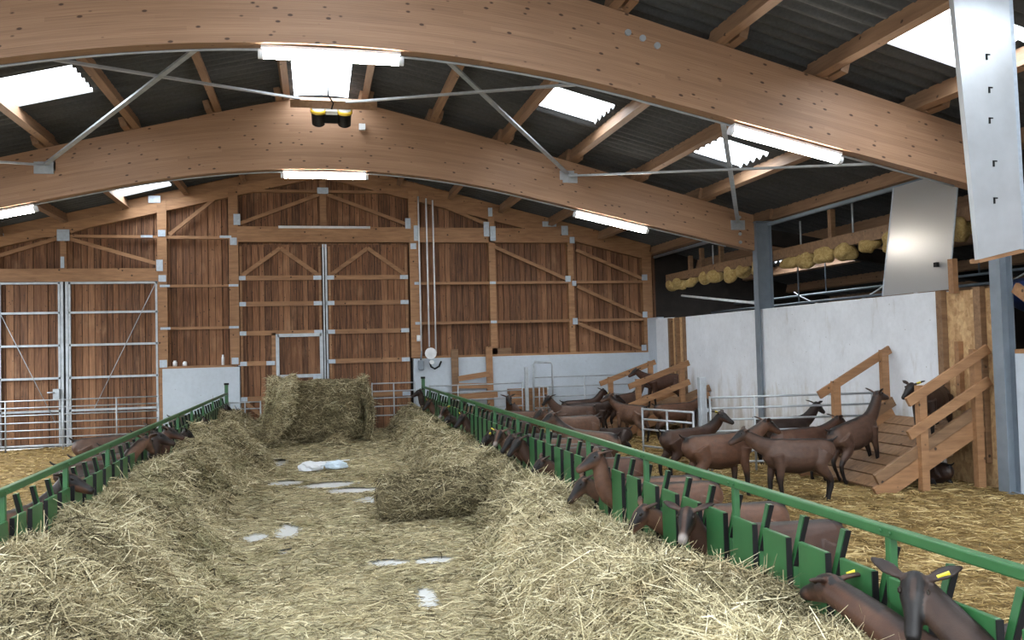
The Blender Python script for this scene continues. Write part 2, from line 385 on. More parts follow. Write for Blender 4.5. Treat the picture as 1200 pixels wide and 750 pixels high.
lamp(5.05, B1, 'lit fluorescent lamp under the right half of the nearer arched beam')

# ------------------------------------------------------------------ twin floodlights under the ridge
r = empty('twin_floodlight', (.28, 13.5, 5.53)); r.rotation_euler = (math.radians(42), 0, 0); tag(r, 'black and yellow twin floodlight hanging from the ridge in front of the farther beam', 'lamp')
for s in (-1, 1):
    x = s * .2
    m = MB(); m.tube([(x, 0, -.18), (x, 0, -.16), (x, 0, .03), (x, 0, .05)], [.075, .1, .105, .11], 20); h = m.build('lamp_head', BLACK, r)
    MB().tube([(x, 0, .05), (x, 0, .09)], [.125, .12], 20).build('yellow_ring', YEL, h)
    MB().tube([(x, -.0, .091), (x, 0, .1)], .1, 20).build('lens', LENS, h)
m = MB(); m.box((-.12, -.07, -.12), (.12, .07, .04)); bevel(m.build('control_box', BLACK, r), .02)
MB().box((-.09, -.075, .04), (.09, .075, .1)).build('cover', LENS, r)
MB().tube([(0, 0, .1), (.03, 0, .2), (-.05, 0, .33), (-.04, 0, .5)], .012, 6).build('cable', BLACK, r)
MB().bar((-.62, .05, .17), (.7, .05, .17), .1, .13).build('mounting_board', PURL, r)
o = MB().box((-.05, -.03, -.05), (.05, .03, .05)).build('junction_box', WHITEP); o.location = (.77, B2 - .14, 5.45)
tag(o, 'small grey junction box on the farther beam right of the twin floodlight', 'junction box')

# ------------------------------------------------------------------ back wall
wb = empty('wall_back'); wb['kind'] = 'structure'
def boards(name, parent, x0, x1, zf0, zf1, y, wid=.135, mat=BOARD, thick=.022):
    vs = []; fs = []; tone = []; x = x0
    while x < x1 - .01:
        w = min(wid * random.uniform(.8, 1.15), x1 - x); b = len(vs); j = random.choice([0, 0, .02]); t = random.random()
        a, c = x + .005, x + w - .005; za, zc = zf1(a), zf1(c)
        for yy in (y - j, y - j + thick):
            vs += [(a, yy, zf0(a)), (c, yy, zf0(c)), (c, yy, zc), (a, yy, za)]
        fs += [(b, b+1, b+2, b+3), (b+5, b+4, b+7, b+6), (b, b+4, b+5, b+1), (b+1, b+5, b+6, b+2), (b+3, b+2, b+6, b+7), (b, b+3, b+7, b+4)]
        tone += [t] * 8; x += w
    me = bpy.data.meshes.new(name); me.from_pydata(vs, [], fs); me.materials.append(mat)
    me.attributes.new('tone', 'FLOAT', 'POINT').data.foreach_set('value', np.array(tone, 'f')); return link(name, me, parent)
rake = lambda x: topz(x) + .205
K = lambda z: (lambda x: z)
YC = YB + .06
boards('cladding', wb, -8.0, -6.45, K(0), rake, YC)
boards('cladding', wb, -6.45, -3.2, K(3.5), rake, YC); MB().box((-3.32, YB - .09, 0), (-3.2, YB + .05, 3.5)).build('post', TIMB, wb)
boards('cladding', wb, -3.2, -1.68, K(1.5), rake, YC)
boards('cladding', wb, -1.68, 2.1, K(4.2), rake, YC)
boards('cladding', wb, 2.1, 8.1, K(1.6), rake, YC)
MB().add([(-7.9, YB+.12, 0), (14.2, YB+.12, 0), (14.2, YB+.12, topz(14.2)+.3), (XC, YB+.12, topz(XC)+.3), (-7.9, YB+.12, topz(-7.9)+.3)], [(0,1,2,3,4)]).build('backing', DARKW, wb)
bevel(MB().box((-3.22, YB - .14, 0), (-1.645, YC, 1.57)).build('plinth', PLINTH, wb), .01)
bevel(MB().box((2.12, YB - .14, 0), (8.1, YC, 1.64)).build('plinth', PLINTH, wb), .01)
for a in ((-3.2, -1.72, 1.585), (2.3, 8.0, 1.655)):
    MB().box((a[0], YB - .12, a[2] - .015), (a[1], YB + .05, a[2] + .035)).build('sill', TIMB, wb)
def post(x, w, z0, z1, d=.18): MB().box((x - w/2, YB - d + .06, z0), (x + w/2, YB + .05, z1)).build('post', TIMB, wb)
post(-3.2, .19, 1.6, topz(-3.2)); post(-1.74, .2, 1.6, topz(-1.74)); post(2.2, .24, 1.66, topz(2.2)); post(4.0, .15, 1.69, topz(4)); post(5.9, .14, 1.69, topz(5.9)); post(7.82, .24, 1.69, topz(7.82))
post(-5.15, .12, 3.72, topz(-5.15), .12); post(.18, .14, 4.62, topz(.18), .12); post(-6.5, .2, 0, topz(-6.5))
def girt(p, q, w=.07, y=YB - .06, name='girt', d=.09):
    MB().bar((p[0], y, p[1]), (q[0], y, q[1]), d, w, (0, 1, 0)).build(name, TIMB, wb)
girt((-6.4, 3.585), (-3.28, 3.585), .27, YB - .05, 'header', .16)
girt((-1.66, 4.46), (2.1, 4.46), .34, YB - .05, 'header', .16); girt((2.3, 4.46), (5.85, 4.46), .34, YB - .05, 'header', .14)
for z in (3.34, 2.43): girt((-3.1, z), (-1.84, z), .055)
girt((-6.4, 4.42), (-1.84, 4.38), .06)
for z in (3.35, 2.44): girt((2.3, z), (7.72, z), .06)
girt((-1.66, 5.42), (2.1, 5.44), .06)
for p, q in (((-5.0, 4.5), (-3.3, 5.1)), ((-5.05, 4.36), (-3.3, 3.82)), ((-5.25, 4.36), (-6.4, 3.98)), ((-3.05, 4.45), (-1.9, 5.42)), ((-1.6, 4.7), (.1, 5.36)), ((.28, 5.36), (2.05, 4.7)),
             ((2.35, 5.35), (3.9, 4.72)), ((4.05, 4.2), (5.85, 3.4)), ((6.05, 4.12), (7.72, 3.42)), ((6.05, 3.25), (7.72, 2.5)), ((6.05, 2.37), (7.65, 1.72))):
    girt(p, q, .075, YB - .08, 'brace', .05)
xl = np.linspace(-7.6, 7.9, 40)
for a, b in ((-7.6, XC), (XC, 7.95)):
    zo = -.06
    pa, pb = (a, topz(a) + zo), (b, topz(b) + zo)
    girt(pa, pb, .2, YB - .05, 'verge_rafter', .12); girt((pa[0], pa[1]+.2), (pb[0], pb[1]+.2), .22, YB - .02, 'verge_board', .05)
def plate(x, z, w=.16, h=.2): MB().box((x - w/2, YB - .135, z - h/2), (x + w/2, YB - .125, z + h/2)).build('nail_plate', PLATE, wb)
for a in ((-5.13, 4.42, .24, .24), (-3.34, 5.2, .24, .15), (-5.15, 4.78, .08, .16), (-5.15, 3.85, .07, .24), (-3.25, 3.78, .13, .24), (-3.2, 3.5, .15, .14), (-3.2, 4.47, .15, .14), (-3.2, 1.68, .15, .16),
          (-1.74, 4.3, .14, .16), (-1.66, 4.78, .14, .24), (-1.74, 1.7, .14, .14), (.18, 5.44, .24, .14), (2.06, 4.72, .12, .24), (2.24, 4.5, .1, .35), (2.17, 4.2, .13, .13), (3.88, 4.6, .13, .34), (4.03, 4.5, .13, .34), (3.98, 5.0, .1, .2),
          (5.4, 4.73, .34, .12), (5.77, 4.58, .16, .22), (5.95, 4.35, .12, .15), (5.82, 3.43, .13, .14), (5.97, 3.32, .1, .12), (5.97, 2.42, .12, .15), (7.75, 3.45, .14, .14), (7.73, 2.55, .12, .14), (7.68, 1.75, .12, .14),
          (4.0, 3.35, .14, .06), (4.0, 2.44, .14, .06), (2.25, 3.35, .14, .06), (2.25, 2.44, .14, .06), (-3.15, 3.34, .2, .05), (-1.75, 3.34, .2, .05), (-3.15, 2.43, .2, .05), (-1.75, 2.43, .2, .05), (-3.5, 4.4, .24, .05), (-6.35, 4.42, .2, .06), (-1.9, 4.4, .24, .05)):
    plate(*a)
MB().tube([(-.79, YB - .13, 4.62), (1.21, YB - .13, 4.62)], .03, 10).build('track_bar', WHITEP, wb)

# left double door (galvanised frames, timber infill)
d1 = empty('door_1', (0, 0, 0)); d1['kind'] = 'structure'
for (a, b) in ((-6.38, -5.2), (-5.06, -3.3)):
    lf = boards('door_leaf', d1, a, b, K(.03), K(3.42), YB - .02)
    m = MB()
    for x in (a + .03, b - .03): m.box((x - .02, YB - .1, .03), (x + .02, YB - .045, 3.45))
    for z in (3.42, 2.8, 2.12, 1.44, .76, .06): m.box((a, YB - .1, z - .022), (b, YB - .045, z + .022))
    m.build('frame', GALV, lf)
    (p, q) = ((a + .05, 2.8), (b - .1, .5)) if a < -6 else ((b - .05, 3.38), (a + .5, .8))
    MB().tube([(p[0], YB - .11, p[1]), (q[0], YB - .11, q[1])], .008, 6).build('tie_rod', GALV, lf)
MB().box((-5.2, YB - .1, 0), (-5.15, YB - .03, 3.45)).build('meeting_post', GALV, d1); MB().box((-5.11, YB - .1, 0), (-5.06, YB - .03, 3.45)).build('meeting_post', GALV, d1)
m = MB(); m.box((-5.34, YB - .17, 1.0), (-5.22, YB - .1, 1.22)); m.tube([(-5.3, YB - .2, 1.15), (-5.44, YB - .2, 1.15)], .014, 6); m.build('lock_case', GALV, d1)

# aisle door with wicket
d2 = empty('door_2', (0, 0, 0)); d2['kind'] = 'structure'
LV = [boards('door_leaf', d2, -1.64, .13, K(.03), K(4.24), YB - .02), boards('door_leaf', d2, .25, 2.06, K(.03), K(4.24), YB - .02)]
def dbar(par, p, q, w=.1, y=YB - .06, name='rail', mat=TIMB): return MB().bar((p[0], y, p[1]), (q[0], y, q[1]), .06, w, (0, 1, 0)).build(name, mat, par)
for par, a, b in ((LV[0], -1.62, .1), (LV[1], .27, 2.02)):
    for z in (3.5, 2.93, 2.29, 1.63, .86):
        bb = b
        if par is LV[0] and z in (1.63, .86): bb = -.93
        dbar(par, (a, z), (bb, z))
        for xx in (a + .04, bb - .06):
            MB().box((xx - .1, YB - .1, z - .045), (xx + .08, YB - .092, z + .045)).build('nail_plate', PLATE, par)
    c = (a + b) / 2
    dbar(par, (a + .05, 3.56), (c, 4.16), .085, name='brace'); dbar(par, (c, 4.16), (b - .05, 3.56), .085, name='brace')
    dbar(par, (a + .05, .8), (c, .12), .085, name='brace')
    for x in (a + .02, b - .02): dbar(par, (x, .04), (x, 4.2), .05, YB - .05, 'stile')
dbar(LV[0], (-.93, .04), (-.93, 2.29), .09, name='stile')
MB().box((.145, YB - .1, .03), (.175, YB - .02, 4.24)).build('edge_strip', GALV, d2); MB().box((.2, YB - .1, .03), (.24, YB - .02, 4.24)).build('edge_strip', GALV, d2)
wk = boards('wicket_door', d2, -.82, .06, K(.05), K(2.2), YB - .05)
m = MB()
for x in (-.85, .09): m.box((x - .035, YB - .12, .03), (x + .035, YB - .02, 2.26))
for z in (2.23, 1.33): m.box((-.85, YB - .12, z - .035), (.1, YB - .02, z + .035))
m.build('steel_frame', GALV, wk); MB().box((-.1, YB - .14, 1.08), (.08, YB - .1, 1.36)).build('lock_case', PLATE, wk)

# ------------------------------------------------------------------ right wall
wr = empty('wall_right'); wr['kind'] = 'structure'
bevel(MB().box((XW, 9.43, 0), (XW + .2, 17.1, 2.4)).build('white_panel', WALLW, wr), .01)
MB().box((XW, 18.0, 0), (XW + .15, 18.75, 2.42)).build('white_panel', WALLW, wr)
MB().box((XW + .04, 18.75, 0), (XW + .2, YB, 2.46)).build('concrete_panel', PLINTH, wr)
MB().box((XW + .04, 8.4, 0), (XW + .07, 9.43, 2.38)).build('osb_panel', OSB, wr)
MB().box((XW + .04, 17.1, 0), (XW + .07, 18.0, 2.4)).build('osb_panel', OSB, wr)
for (y, w) in ((9.36, .1), (8.72, .11), (8.44, .08), (17.14, .11), (17.55, .1), (17.92, .1)):
    MB().box((XW - .04, y - w/2, .3), (XW + .04, y + w/2, 2.4)).build('stud', RAMPW, wr)
MB().box((XW - .03, 9.06, .9), (XW + .04, 9.13, 1.75)).build('stud', TIMB, wr)
MB().box((XW - .05, 9.07, 2.35), (XW + .02, 9.16, 2.78)).build('stud', TIMB, wr)
MB().box((XW, Y0, 0), (XW + .2, 8.22, 1.6)).build('concrete_panel', PLINTH, wr)
MB().box((XW, Y0, 1.6), (XW + .22, 8.22, 1.65)).build('sill', TIMB, wr)
boards('cladding', wr, Y0, 8.0, K(1.65), K(4.1), 0).matrix_world = Matrix.Translation((XW + .2, 0, 0)) @ Matrix.Rotation(math.pi/2, 4, 'Z')
MB().box((XW + .02, 7.3, 1.65), (XW + .16, 7.5, 3.9)).build('post', TIMB, wr); MB().bar((XW - .02, 8.15, 2.35), (XW - .02, 7.3, 1.75), .05, .12).build('brace', TIMB, wr)
wl = empty('wall_left'); wl['kind'] = 'structure'
MB().box((XLW - .2, Y0, 0), (XLW, YB, 1.5)).build('plinth', PLINTH, wl)
for y in (2.7, B1, B2): MB().box((XLW - .15, y - .1, 1.5), (XLW, y + .1, 4.0)).build('post', GREYST, wl)

# the dark shed beyond the right wall
sh = empty('wall_outer'); sh['kind'] = 'structure'
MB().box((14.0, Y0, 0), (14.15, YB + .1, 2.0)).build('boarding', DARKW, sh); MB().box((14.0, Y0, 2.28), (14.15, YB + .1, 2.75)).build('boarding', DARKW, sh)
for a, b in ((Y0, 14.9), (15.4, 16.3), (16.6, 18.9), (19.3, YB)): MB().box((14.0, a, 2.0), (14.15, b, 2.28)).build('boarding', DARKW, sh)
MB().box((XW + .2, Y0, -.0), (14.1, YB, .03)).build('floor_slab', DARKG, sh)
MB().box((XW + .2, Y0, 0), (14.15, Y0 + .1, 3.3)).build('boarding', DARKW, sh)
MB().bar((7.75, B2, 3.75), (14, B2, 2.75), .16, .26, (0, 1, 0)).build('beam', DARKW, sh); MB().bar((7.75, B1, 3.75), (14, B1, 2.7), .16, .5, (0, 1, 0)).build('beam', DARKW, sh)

# eave pipe under the wall purlin
o = MB().tube([(7.97, B1 + .15, 3.925), (7.97, YB - .25, 3.925)], .035, 10).build('eave_pipe', GREYST); tag(o, 'long grey pipe along the underside of the right eaves purlin', 'pipe')
# insulation beam with foam lumps
r = empty('insulated_beam', (8.05, 13.5, 3.35)); tag(r, 'brown beam above the white wall with lumps of yellow foam sprayed along its underside', 'beam')
MB().box((-.06, -5.2, -.09), (.06, 5.15, .09)).build('beam', RAMPW, r)
for (y, z) in ((10.4, .6), (12.1, .55), (15.93, .45), (16.83, .5), (17.4, .4)):
    MB().box((-.04, y - 13.5 - .045, .09), (.04, y - 13.5 + .045, z)).build('hanger', RAMPW, r)
for (y, z) in ((11.55, .55), (13.0, .5), (16.3, .5)): MB().tube([(0, y - 13.5, .09), (0, y - 13.5, z)], .016, 6).build('hanger_rod', GALV, r)
def blob(c, rad, seed, name, mat, parent, sq=(1, 1, 1)):
    import bmesh
    bm = bmesh.new(); bmesh.ops.create_icosphere(bm, subdivisions=3, radius=1); g = np.random.default_rng(seed); k = g.normal(size=(6, 3)) * 2.2; ph = g.uniform(0, 6, 6)
    for v in bm.verts:
        d = 1 + .15 * sum(math.sin(k[i].dot(np.array(v.co)) + ph[i]) for i in range(6)) / 1.6
        v.co = Vector((v.co.x * rad[0] * d, v.co.y * rad[1] * d, v.co.z * rad[2] * d)) + Vector(c)
    me = bpy.data.meshes.new(name); bm.to_mesh(me); bm.free(); me.materials.append(mat); me.polygons.foreach_set('use_smooth', [True] * len(me.polygons))
    return link(name, me, parent)
for k, y in enumerate((18.5, 18.0, 17.35, 16.75, 16.15, 15.6, 14.98, 14.4, 13.39, 12.86, 12.31, 11.78, 11.19, 10.65, 10.05, 9.3, 8.8)):
    blob((0, y - 13.5, -.17), (.14, .2 + .025 * (k % 3), .13 + .025 * (k % 2)), 40 + k, 'foam_lump', FOAM, r)

# ------------------------------------------------------------------ sheets hanging on the right
r = empty('polycarbonate_sheet', (7.88, 9.7, 2.41)); r.rotation_euler = (0, math.radians(0), 0)
tag(r, 'hazy translucent plastic sheet standing on the white wall beside the foam lined beam', 'plastic sheet')
MB().add([(-.1, .85, 0), (-.1, -.45, 0), (-.0, -.6, 1.5), (-.0, .65, 1.5)], [(0, 1, 2, 3)]).build('sheet', POLY, r)
for y0, y1 in ((.85, .65), (-.45, -.6)): MB().bar((-.1, y0, 0), (0, y1, 1.5), .012, .02).build('edge_strip', PLATE, r)
MB().box((-.14, -.3, .3), (-.1, -.24, .36)).build('clip', BLACK, r)
r = empty('aluminium_panel', (5.3, 5.8, 2.42)); tag(r, 'large bare aluminium sheet panel hanging at the right edge in front of the nearer beam', 'panel')
zt = 2.55
vs = [(-.125, 0, .0), (.3, 0, .09), (.262, 0, zt), (-.29, 0, zt), (-.125, .05, .0), (.3, .05, .09), (.262, .05, zt), (-.29, .05, zt)]
MB().add(vs, [(0,1,2,3),(7,6,5,4),(0,4,5,1),(1,5,6,2),(3,2,6,7),(0,3,7,4)]).build('sheet', ALU, r)
MB().bar((.31, .02, .08), (.275, .02, zt), .03, .06, (0, 1, 0)).build('edge_profile', PLATE, r)
MB().bar((-.12, .06, -.01), (.34, .06, .08), .1, .035, (0, 1, 0)).build('bottom_board', TIMB, r)
m = MB()
for (t, z) in ((.2, .45), (.21, .75), (.19, 1.1), (.2, 1.35), (.19, 1.62)):
    m.box((t - .17, -.006, z), (t - .155, .0, z + .05)); m.box((t - .17, -.006, z + .04), (t - .13, .0, z + .05))
m.build('tab_hook', BLACK, r)

# ------------------------------------------------------------------ noise for the hay
def vnoise(x, y, s, seed):
    x = x / s; y = y / s; xi = np.floor(x).astype(int); yi = np.floor(y).astype(int); fx = x - xi; fy = y - yi
    fx = fx*fx*(3-2*fx); fy = fy*fy*(3-2*fy)
    def h(a, b):
        n = (a * 374761393 + b * 668265263 + seed * 974634777) & 0x7fffffff; n = ((n ^ (n >> 13)) * 1274126177) & 0x7fffffff
        return ((n ^ (n >> 16)) & 0xffff) / 65535.
    return (h(xi, yi)*(1-fx) + h(xi+1, yi)*fx)*(1-fy) + (h(xi, yi+1)*(1-fx) + h(xi+1, yi+1)*fx)*fy
def fbm(x, y, s, seed): return sum(vnoise(x, y, s / 2**k, seed + k) * .5**k for k in range(4)) / 1.875
def sst(a, b, x): t = np.clip((x - a) / (b - a), 0, 1); return t*t*(3-2*t)

XLF, XRF = -1.88, 2.27
def hay_left(x, y):
    edge = -.82 + .28 * (fbm(x*0, y, 1.6, 5) - .5) * 2; u = (x - XLF) / (edge - XLF)
    H = .6 + .3 * (fbm(x, y, 1.1, 9) - .5); lump = .42 * (fbm(x, y, .5, 21) - .5)
    p = np.where(u < .2, .9 + .1 * sst(-.3, .2, u), 1 - sst(.2, 1.02, u))
    h = p * (H + lump * (1 - .3 * np.clip(u, 0, 1)))
    return np.maximum(h, 0)
def hay_right(x, y):
    edge = np.interp(y, [2, 5.1, 6.3, 7.7, 8.3, 9.5, 12, 16.7, 19], [.95, 1.1, 1.15, 1.4, 1.62, 1.6, 1.4, 1.35, 1.35]) - .04 + .3 * (fbm(x*0 + 3, y, 1.4, 15) - .5)
    u = (XRF - x) / (XRF - edge); Hh = np.interp(y, [2, 3.1, 4.7, 7.1, 8.5, 12, 18], [.56, .56, .5, .44, .38, .42, .44])
    H = Hh * (1.12 + .6 * (fbm(x, y, 1.2, 33) - .5)); lump = .42 * (fbm(x, y, .48, 27) - .5)
    p = np.where(u < .35, .85 + .15 * sst(-.1, .35, u), 1 - sst(.4, 1.02, u))
    return np.maximum(p * (H + lump), 0)
BARE = [(-.33, 9.0, .16, .5), (-.62, 8.85, .16, .3), (.75, 6.25, .09, .35), (.55, 7.4, .22, .15), (.95, 7.35, .2, .15), (-.42, 6.0, .2, .12), (.1, 12.0, .5, .35), (-.45, 12.4, .3, .25), (.75, 10.6, .4, .4), (.4, 11.4, .5, .25), (-.7, 14.6, .25, .5), (-.3, 8.0, .12, .2)]
def bare(x, y):
    b = np.zeros_like(x)
    for (cx, cy, rx, ry) in BARE: b = np.maximum(b, 1.25 - ((x-cx)/rx)**2 - ((y-cy)/ry)**2)
    return b + .9 * (fbm(x, y, .3, 51) - .5)
def litter(x, y):
    h = .012 + .03 * (fbm(x, y, .6, 61) - .35) + .1 * sst(13.5, 17, y)
    for (cx, cy, rr, hh) in ((-.1, 7.75, .35, .1), (-.35, 5.75, .35, .1), (.3, 5.5, .35, .09), (1.0, 9.0, .9, .03), (-.75, 11, .3, .05)):
        h = h + hh * np.exp(-((x-cx)**2 + (y-cy)**2 * .6) / rr**2 * 2)
    return np.maximum(h, .006)

def stuff(name, base, strands, mats, label, cat, parent=None, smooth=True):
    """one mesh: base faces (material 0) + loose stems (material 1)"""
    bv, bf = base; sv, st, seg = strands
    nb, ns = len(bv), len(sv)
    co = np.concatenate([bv, sv.reshape(-1, 3)]) if ns else bv
    per = (seg + 1) * 2; nst = ns // per if ns else 0
    q = np.array([[2*i, 2*i+1, 2*i+3, 2*i+2] for i in range(seg)])
    sf = (np.arange(nst)[:, None, None] * per + q[None] + nb).reshape(-1, 4)
    faces = np.concatenate([bf.reshape(-1, 4), sf]) if len(bf) else sf
    me = bpy.data.meshes.new(name); me.vertices.add(len(co)); me.vertices.foreach_set('co', co.astype('f').ravel())
    me.loops.add(faces.size); me.loops.foreach_set('vertex_index', faces.astype('i').ravel())
    me.polygons.add(len(faces)); me.polygons.foreach_set('loop_start', np.arange(0, faces.size, 4, dtype='i'))
    for m in mats: me.materials.append(m)
    mi = np.zeros(len(faces), 'i'); mi[len(bf):] = 1; me.polygons.foreach_set('material_index', mi)
    me.polygons.foreach_set('use_smooth', np.ones(len(faces), bool))
    tone = np.concatenate([np.full(nb, .4), np.repeat(st, per)]).astype('f')
    me.attributes.new('tone', 'FLOAT', 'POINT').data.foreach_set('value', tone)
    me.update(calc_edges=True); me.validate()
    o = link(name, me, parent)
    if parent is None: tag(o, label, cat)
    o['kind'] = 'stuff'; return o
def stems(P, L, Wd, up=.25, tone_c=.55, tone_s=.22, seg=3, curl=.5, normal=None, az=None, flat=.6):
    """P: N x 3 roots; bent ribbons"""
    N = len(P); a = rng.uniform(0, 2*math.pi, N) if az is None else az
    el = rng.normal(0, up, N) + up * .25
    L = rng.uniform(L[0], L[1], N) * np.exp(rng.normal(0, .25, N)); w = Wd * rng.uniform(.6, 1.5, N) if np.isscalar(Wd) else Wd * rng.uniform(.6, 1.5, N)
    d = np.stack([np.cos(a)*np.cos(el), np.sin(a)*np.cos(el), np.sin(el)], 1)
    if normal is not None:
        d = d - normal * ((d * normal).sum(1) * flat)[:, None]
    bend = rng.normal(0, curl, (N, 3)); bend[:, 2] -= .25
    t = np.linspace(-.5, .5, seg + 1)
    C = P[:, None, :] + d[:, None, :] * (t[None, :, None] * L[:, None, None]) + bend[:, None, :] * ((t**2 - .08)[None, :, None] * L[:, None, None])
    sd = np.cross(d, rng.normal(size=(N, 3))); sd /= np.linalg.norm(sd, axis=1)[:, None] + 1e-9
    off = sd[:, None, :] * (w[:, None, None] * .5) * np.array([.6, 1, 1, .4] if seg == 3 else [1]*(seg+1))[None, :, None]
    V = np.stack([C - off, C + off], 2).reshape(-1, 3)
    tone = np.clip(rng.normal(tone_c, tone_s, N), 0, 1); return V, tone, seg
def grid(x0, x1, y0, y1, d, hf, keep=None):
    X = np.arange(x0, x1 + d/2, d); Y = np.arange(y0, y1 + d/2, d); gx, gy = np.meshgrid(X, Y, indexing='ij'); z = hf(gx, gy)
    V = np.stack([gx, gy, z], 2).reshape(-1, 3); nx, ny = gx.shape; idx = np.arange(nx*ny).reshape(nx, ny)
    f = np.stack([idx[:-1, :-1], idx[1:, :-1], idx[1:, 1:], idx[:-1, 1:]], 2).reshape(-1, 4)
    if keep is not None:
        k = keep(gx + d/2, gy + d/2)[:-1, :-1].reshape(-1); f = f[k]
    return V, f
def scat(N, x0, x1, y0, y1, pw=1.3):
    """points denser near the viewpoint end of the barn"""
    u = rng.uniform(0, 1, N * 3); e = 1 - pw
    y = (y0**e + u * (y1**e - y0**e)) ** (1 / e); x = rng.uniform(x0, x1, N * 3); return x, y
def normals(hf, x, y):
    e = .03; nx = -(hf(x+e, y) - hf(x-e, y)) / (2*e); ny = -(hf(x, y+e) - hf(x, y-e)) / (2*e); n = np.stack([nx, ny, np.ones_like(nx)], 1)
    return n / np.linalg.norm(n, axis=1)[:, None]
def windrow(name, hf, x0, x1, y0, y1, N, label):
    b = grid(x0, x1, y0, y1, .045, hf, lambda gx, gy: hf(gx, gy) > .012)
    x, y = scat(N, x0 + .02, x1 - .02, y0, y1, 1.35); z = hf(x, y); k = z > .02; x, y, z = x[k][:N], y[k][:N], z[k][:N]
    nr = normals(hf, x, y); P = np.stack([x, y, z], 1) + nr * np.abs(rng.normal(0, .02, len(x)))[:, None]
    tc = .52 + .5 * (fbm(x, y, .7, 71) - .5) + .4 * (fbm(x, y, .2, 77) - .5)
    wd = .0042 + .0004 * y
    V, t, sg = stems(P, (.1, .34), wd, .42, 0, .17, curl=.75, normal=nr, flat=.55); t = np.clip(t*0 + tc + rng.normal(0, .24, len(x)), 0, 1)
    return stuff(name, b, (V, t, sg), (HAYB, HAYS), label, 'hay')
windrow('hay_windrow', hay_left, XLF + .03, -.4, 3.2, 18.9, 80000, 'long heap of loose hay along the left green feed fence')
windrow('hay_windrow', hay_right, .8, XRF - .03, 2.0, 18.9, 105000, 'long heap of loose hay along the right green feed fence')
b = grid(-1.3, 1.7, 3.5, 19.2, .04, litter, lambda x, y: bare(x, y) < .55)
x, y = scat(52000, -1.3, 1.7, 3.5, 19.2, 1.3); k = bare(x, y) < .62 + rng.normal(0, .12, len(x)); x, y = x[k][:52000], y[k][:52000]
V, t, sg = stems(np.stack([x, y, litter(x, y) + np.abs(rng.normal(0, .005, len(x)))], 1), (.06, .2), .003 + .0004*y, .1, .5, .2, curl=.35)
t = np.clip(t + .4 * (fbm(x, y, .8, 83) - .5), 0, 1)
stuff('hay_litter', b, (V, t, sg), (LITB, HAYS), 'thin trampled hay scattered over the concrete feed aisle', 'hay')
# straw bedding of the pens
bed = lambda x, y: .0 + .06 * (fbm(x, y, .9, 91) - .35) + .02 * fbm(x, y, .2, 95)
for (nm, x0, x1, y0, y1, N, lb) in (('straw_bedding', XRF + .02, XW - .0, 1.5, 19.35, 62000, 'golden straw bedding covering the floor of the right goat pen'),
                                    ('straw_bedding', XLW + .05, XLF - .02, 3.0, 19.35, 16000, 'golden straw bedding covering the floor of the left goat pen')):
    b = grid(x0, x1, y0, y1, .08, bed); x, y = scat(N, x0 + .03, x1 - .05, y0, y1, 1.2); x, y = x[:N], y[:N]
    V, t, sg = stems(np.stack([x, y, bed(x, y) + .008], 1), (.07, .22), .0045 + .0005*y, .1, .55, .22, curl=.25)
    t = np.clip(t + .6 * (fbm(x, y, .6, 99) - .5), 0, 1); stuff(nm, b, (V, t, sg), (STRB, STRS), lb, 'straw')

# ------------------------------------------------------------------ hay bale, roll, plastic
def lumpy(fn, nu, nv, wrap=True):
    vs = [fn(i / nu, j / (nv - 1)) for i in range(nu) for j in range(nv)]
    fs = [(i*nv+j, ((i+1) % nu)*nv+j, ((i+1) % nu)*nv+j+1, i*nv+j+1) for i in range(nu if wrap else nu - 1) for j in range(nv - 1)]
    return np.array(vs), np.array(fs)
def sample(V, Fq, N):
    a, b, c, d = (V[Fq[:, k]] for k in range(4)); nr = np.cross(b - a, d - a); ar = np.linalg.norm(nr, axis=1); k = rng.choice(len(Fq), N, p=ar/ar.sum())
    u, v = rng.uniform(size=(2, N, 1)); P = (a[k]*(1-u) + b[k]*u)*(1-v) + (d[k]*(1-u) + c[k]*u)*v
    return P, nr[k] / (ar[k][:, None] + 1e-9)
def superbox(hx, hy, hz, seed, amp=.05, e=.35, taper=0):
    def fn(u, v):
        th = 2*math.pi*u; ph = -math.pi/2 + math.pi*v; sg = lambda q, p: math.copysign(abs(q)**p, q)
        x = hx*sg(math.cos(ph), e)*sg(math.cos(th), e); y = hy*sg(math.cos(ph), e)*sg(math.sin(th), e); z = hz*sg(math.sin(ph), e)
        n = amp*(float(fbm(np.array(x*1.3+z+9), np.array(y+z*1.7+4), .35, seed)) - .5)*2
        k = 1 + n / max(hx*.5, .2); return (x*k*(1 - taper*z/hz), y*k, z*k)
    return lumpy(fn, 80, 44)
V, Fq = superbox(.85, .65, .56, 3, .06, .3, .04); V = V + (0, 0, .57); P, nr = sample(V, Fq, 16000)
sgn = np.sign((nr * (V[Fq].mean(1).mean(0)*0 + P - (0, 0, .57))).sum(1)); nr = nr * sgn[:, None]
sv = stems(P + nr*.01, (.08, .22), .008, .4, .42, .2, normal=nr, flat=.85)
bale = stuff('hay_bale', (V, Fq), sv, (HAYB, HAYS), 'x', 'hay'); del bale['kind']; bale.location = (.03, 17.25, .12)
tag(bale, 'big square hay bale with a peeling layer, in the aisle before the back door', 'hay bale')
def flap(u, v):     # layer sagging off the left front edge
    x = -.92 + .46*v; q = float(sst(.35, 1, v)); zz = 1.19 - (1.12 - .5*q)*u**1.15 + .04*math.sin(8*v + 4*u); y = -.6 - (.3 + .12*q)*math.sin(min(u*2.4, 1.57)) - .12*u*(1 - q) + .05*math.sin(6*v + 2*u); return (x - .14*u + .1*u*q, y, max(zz, .02))
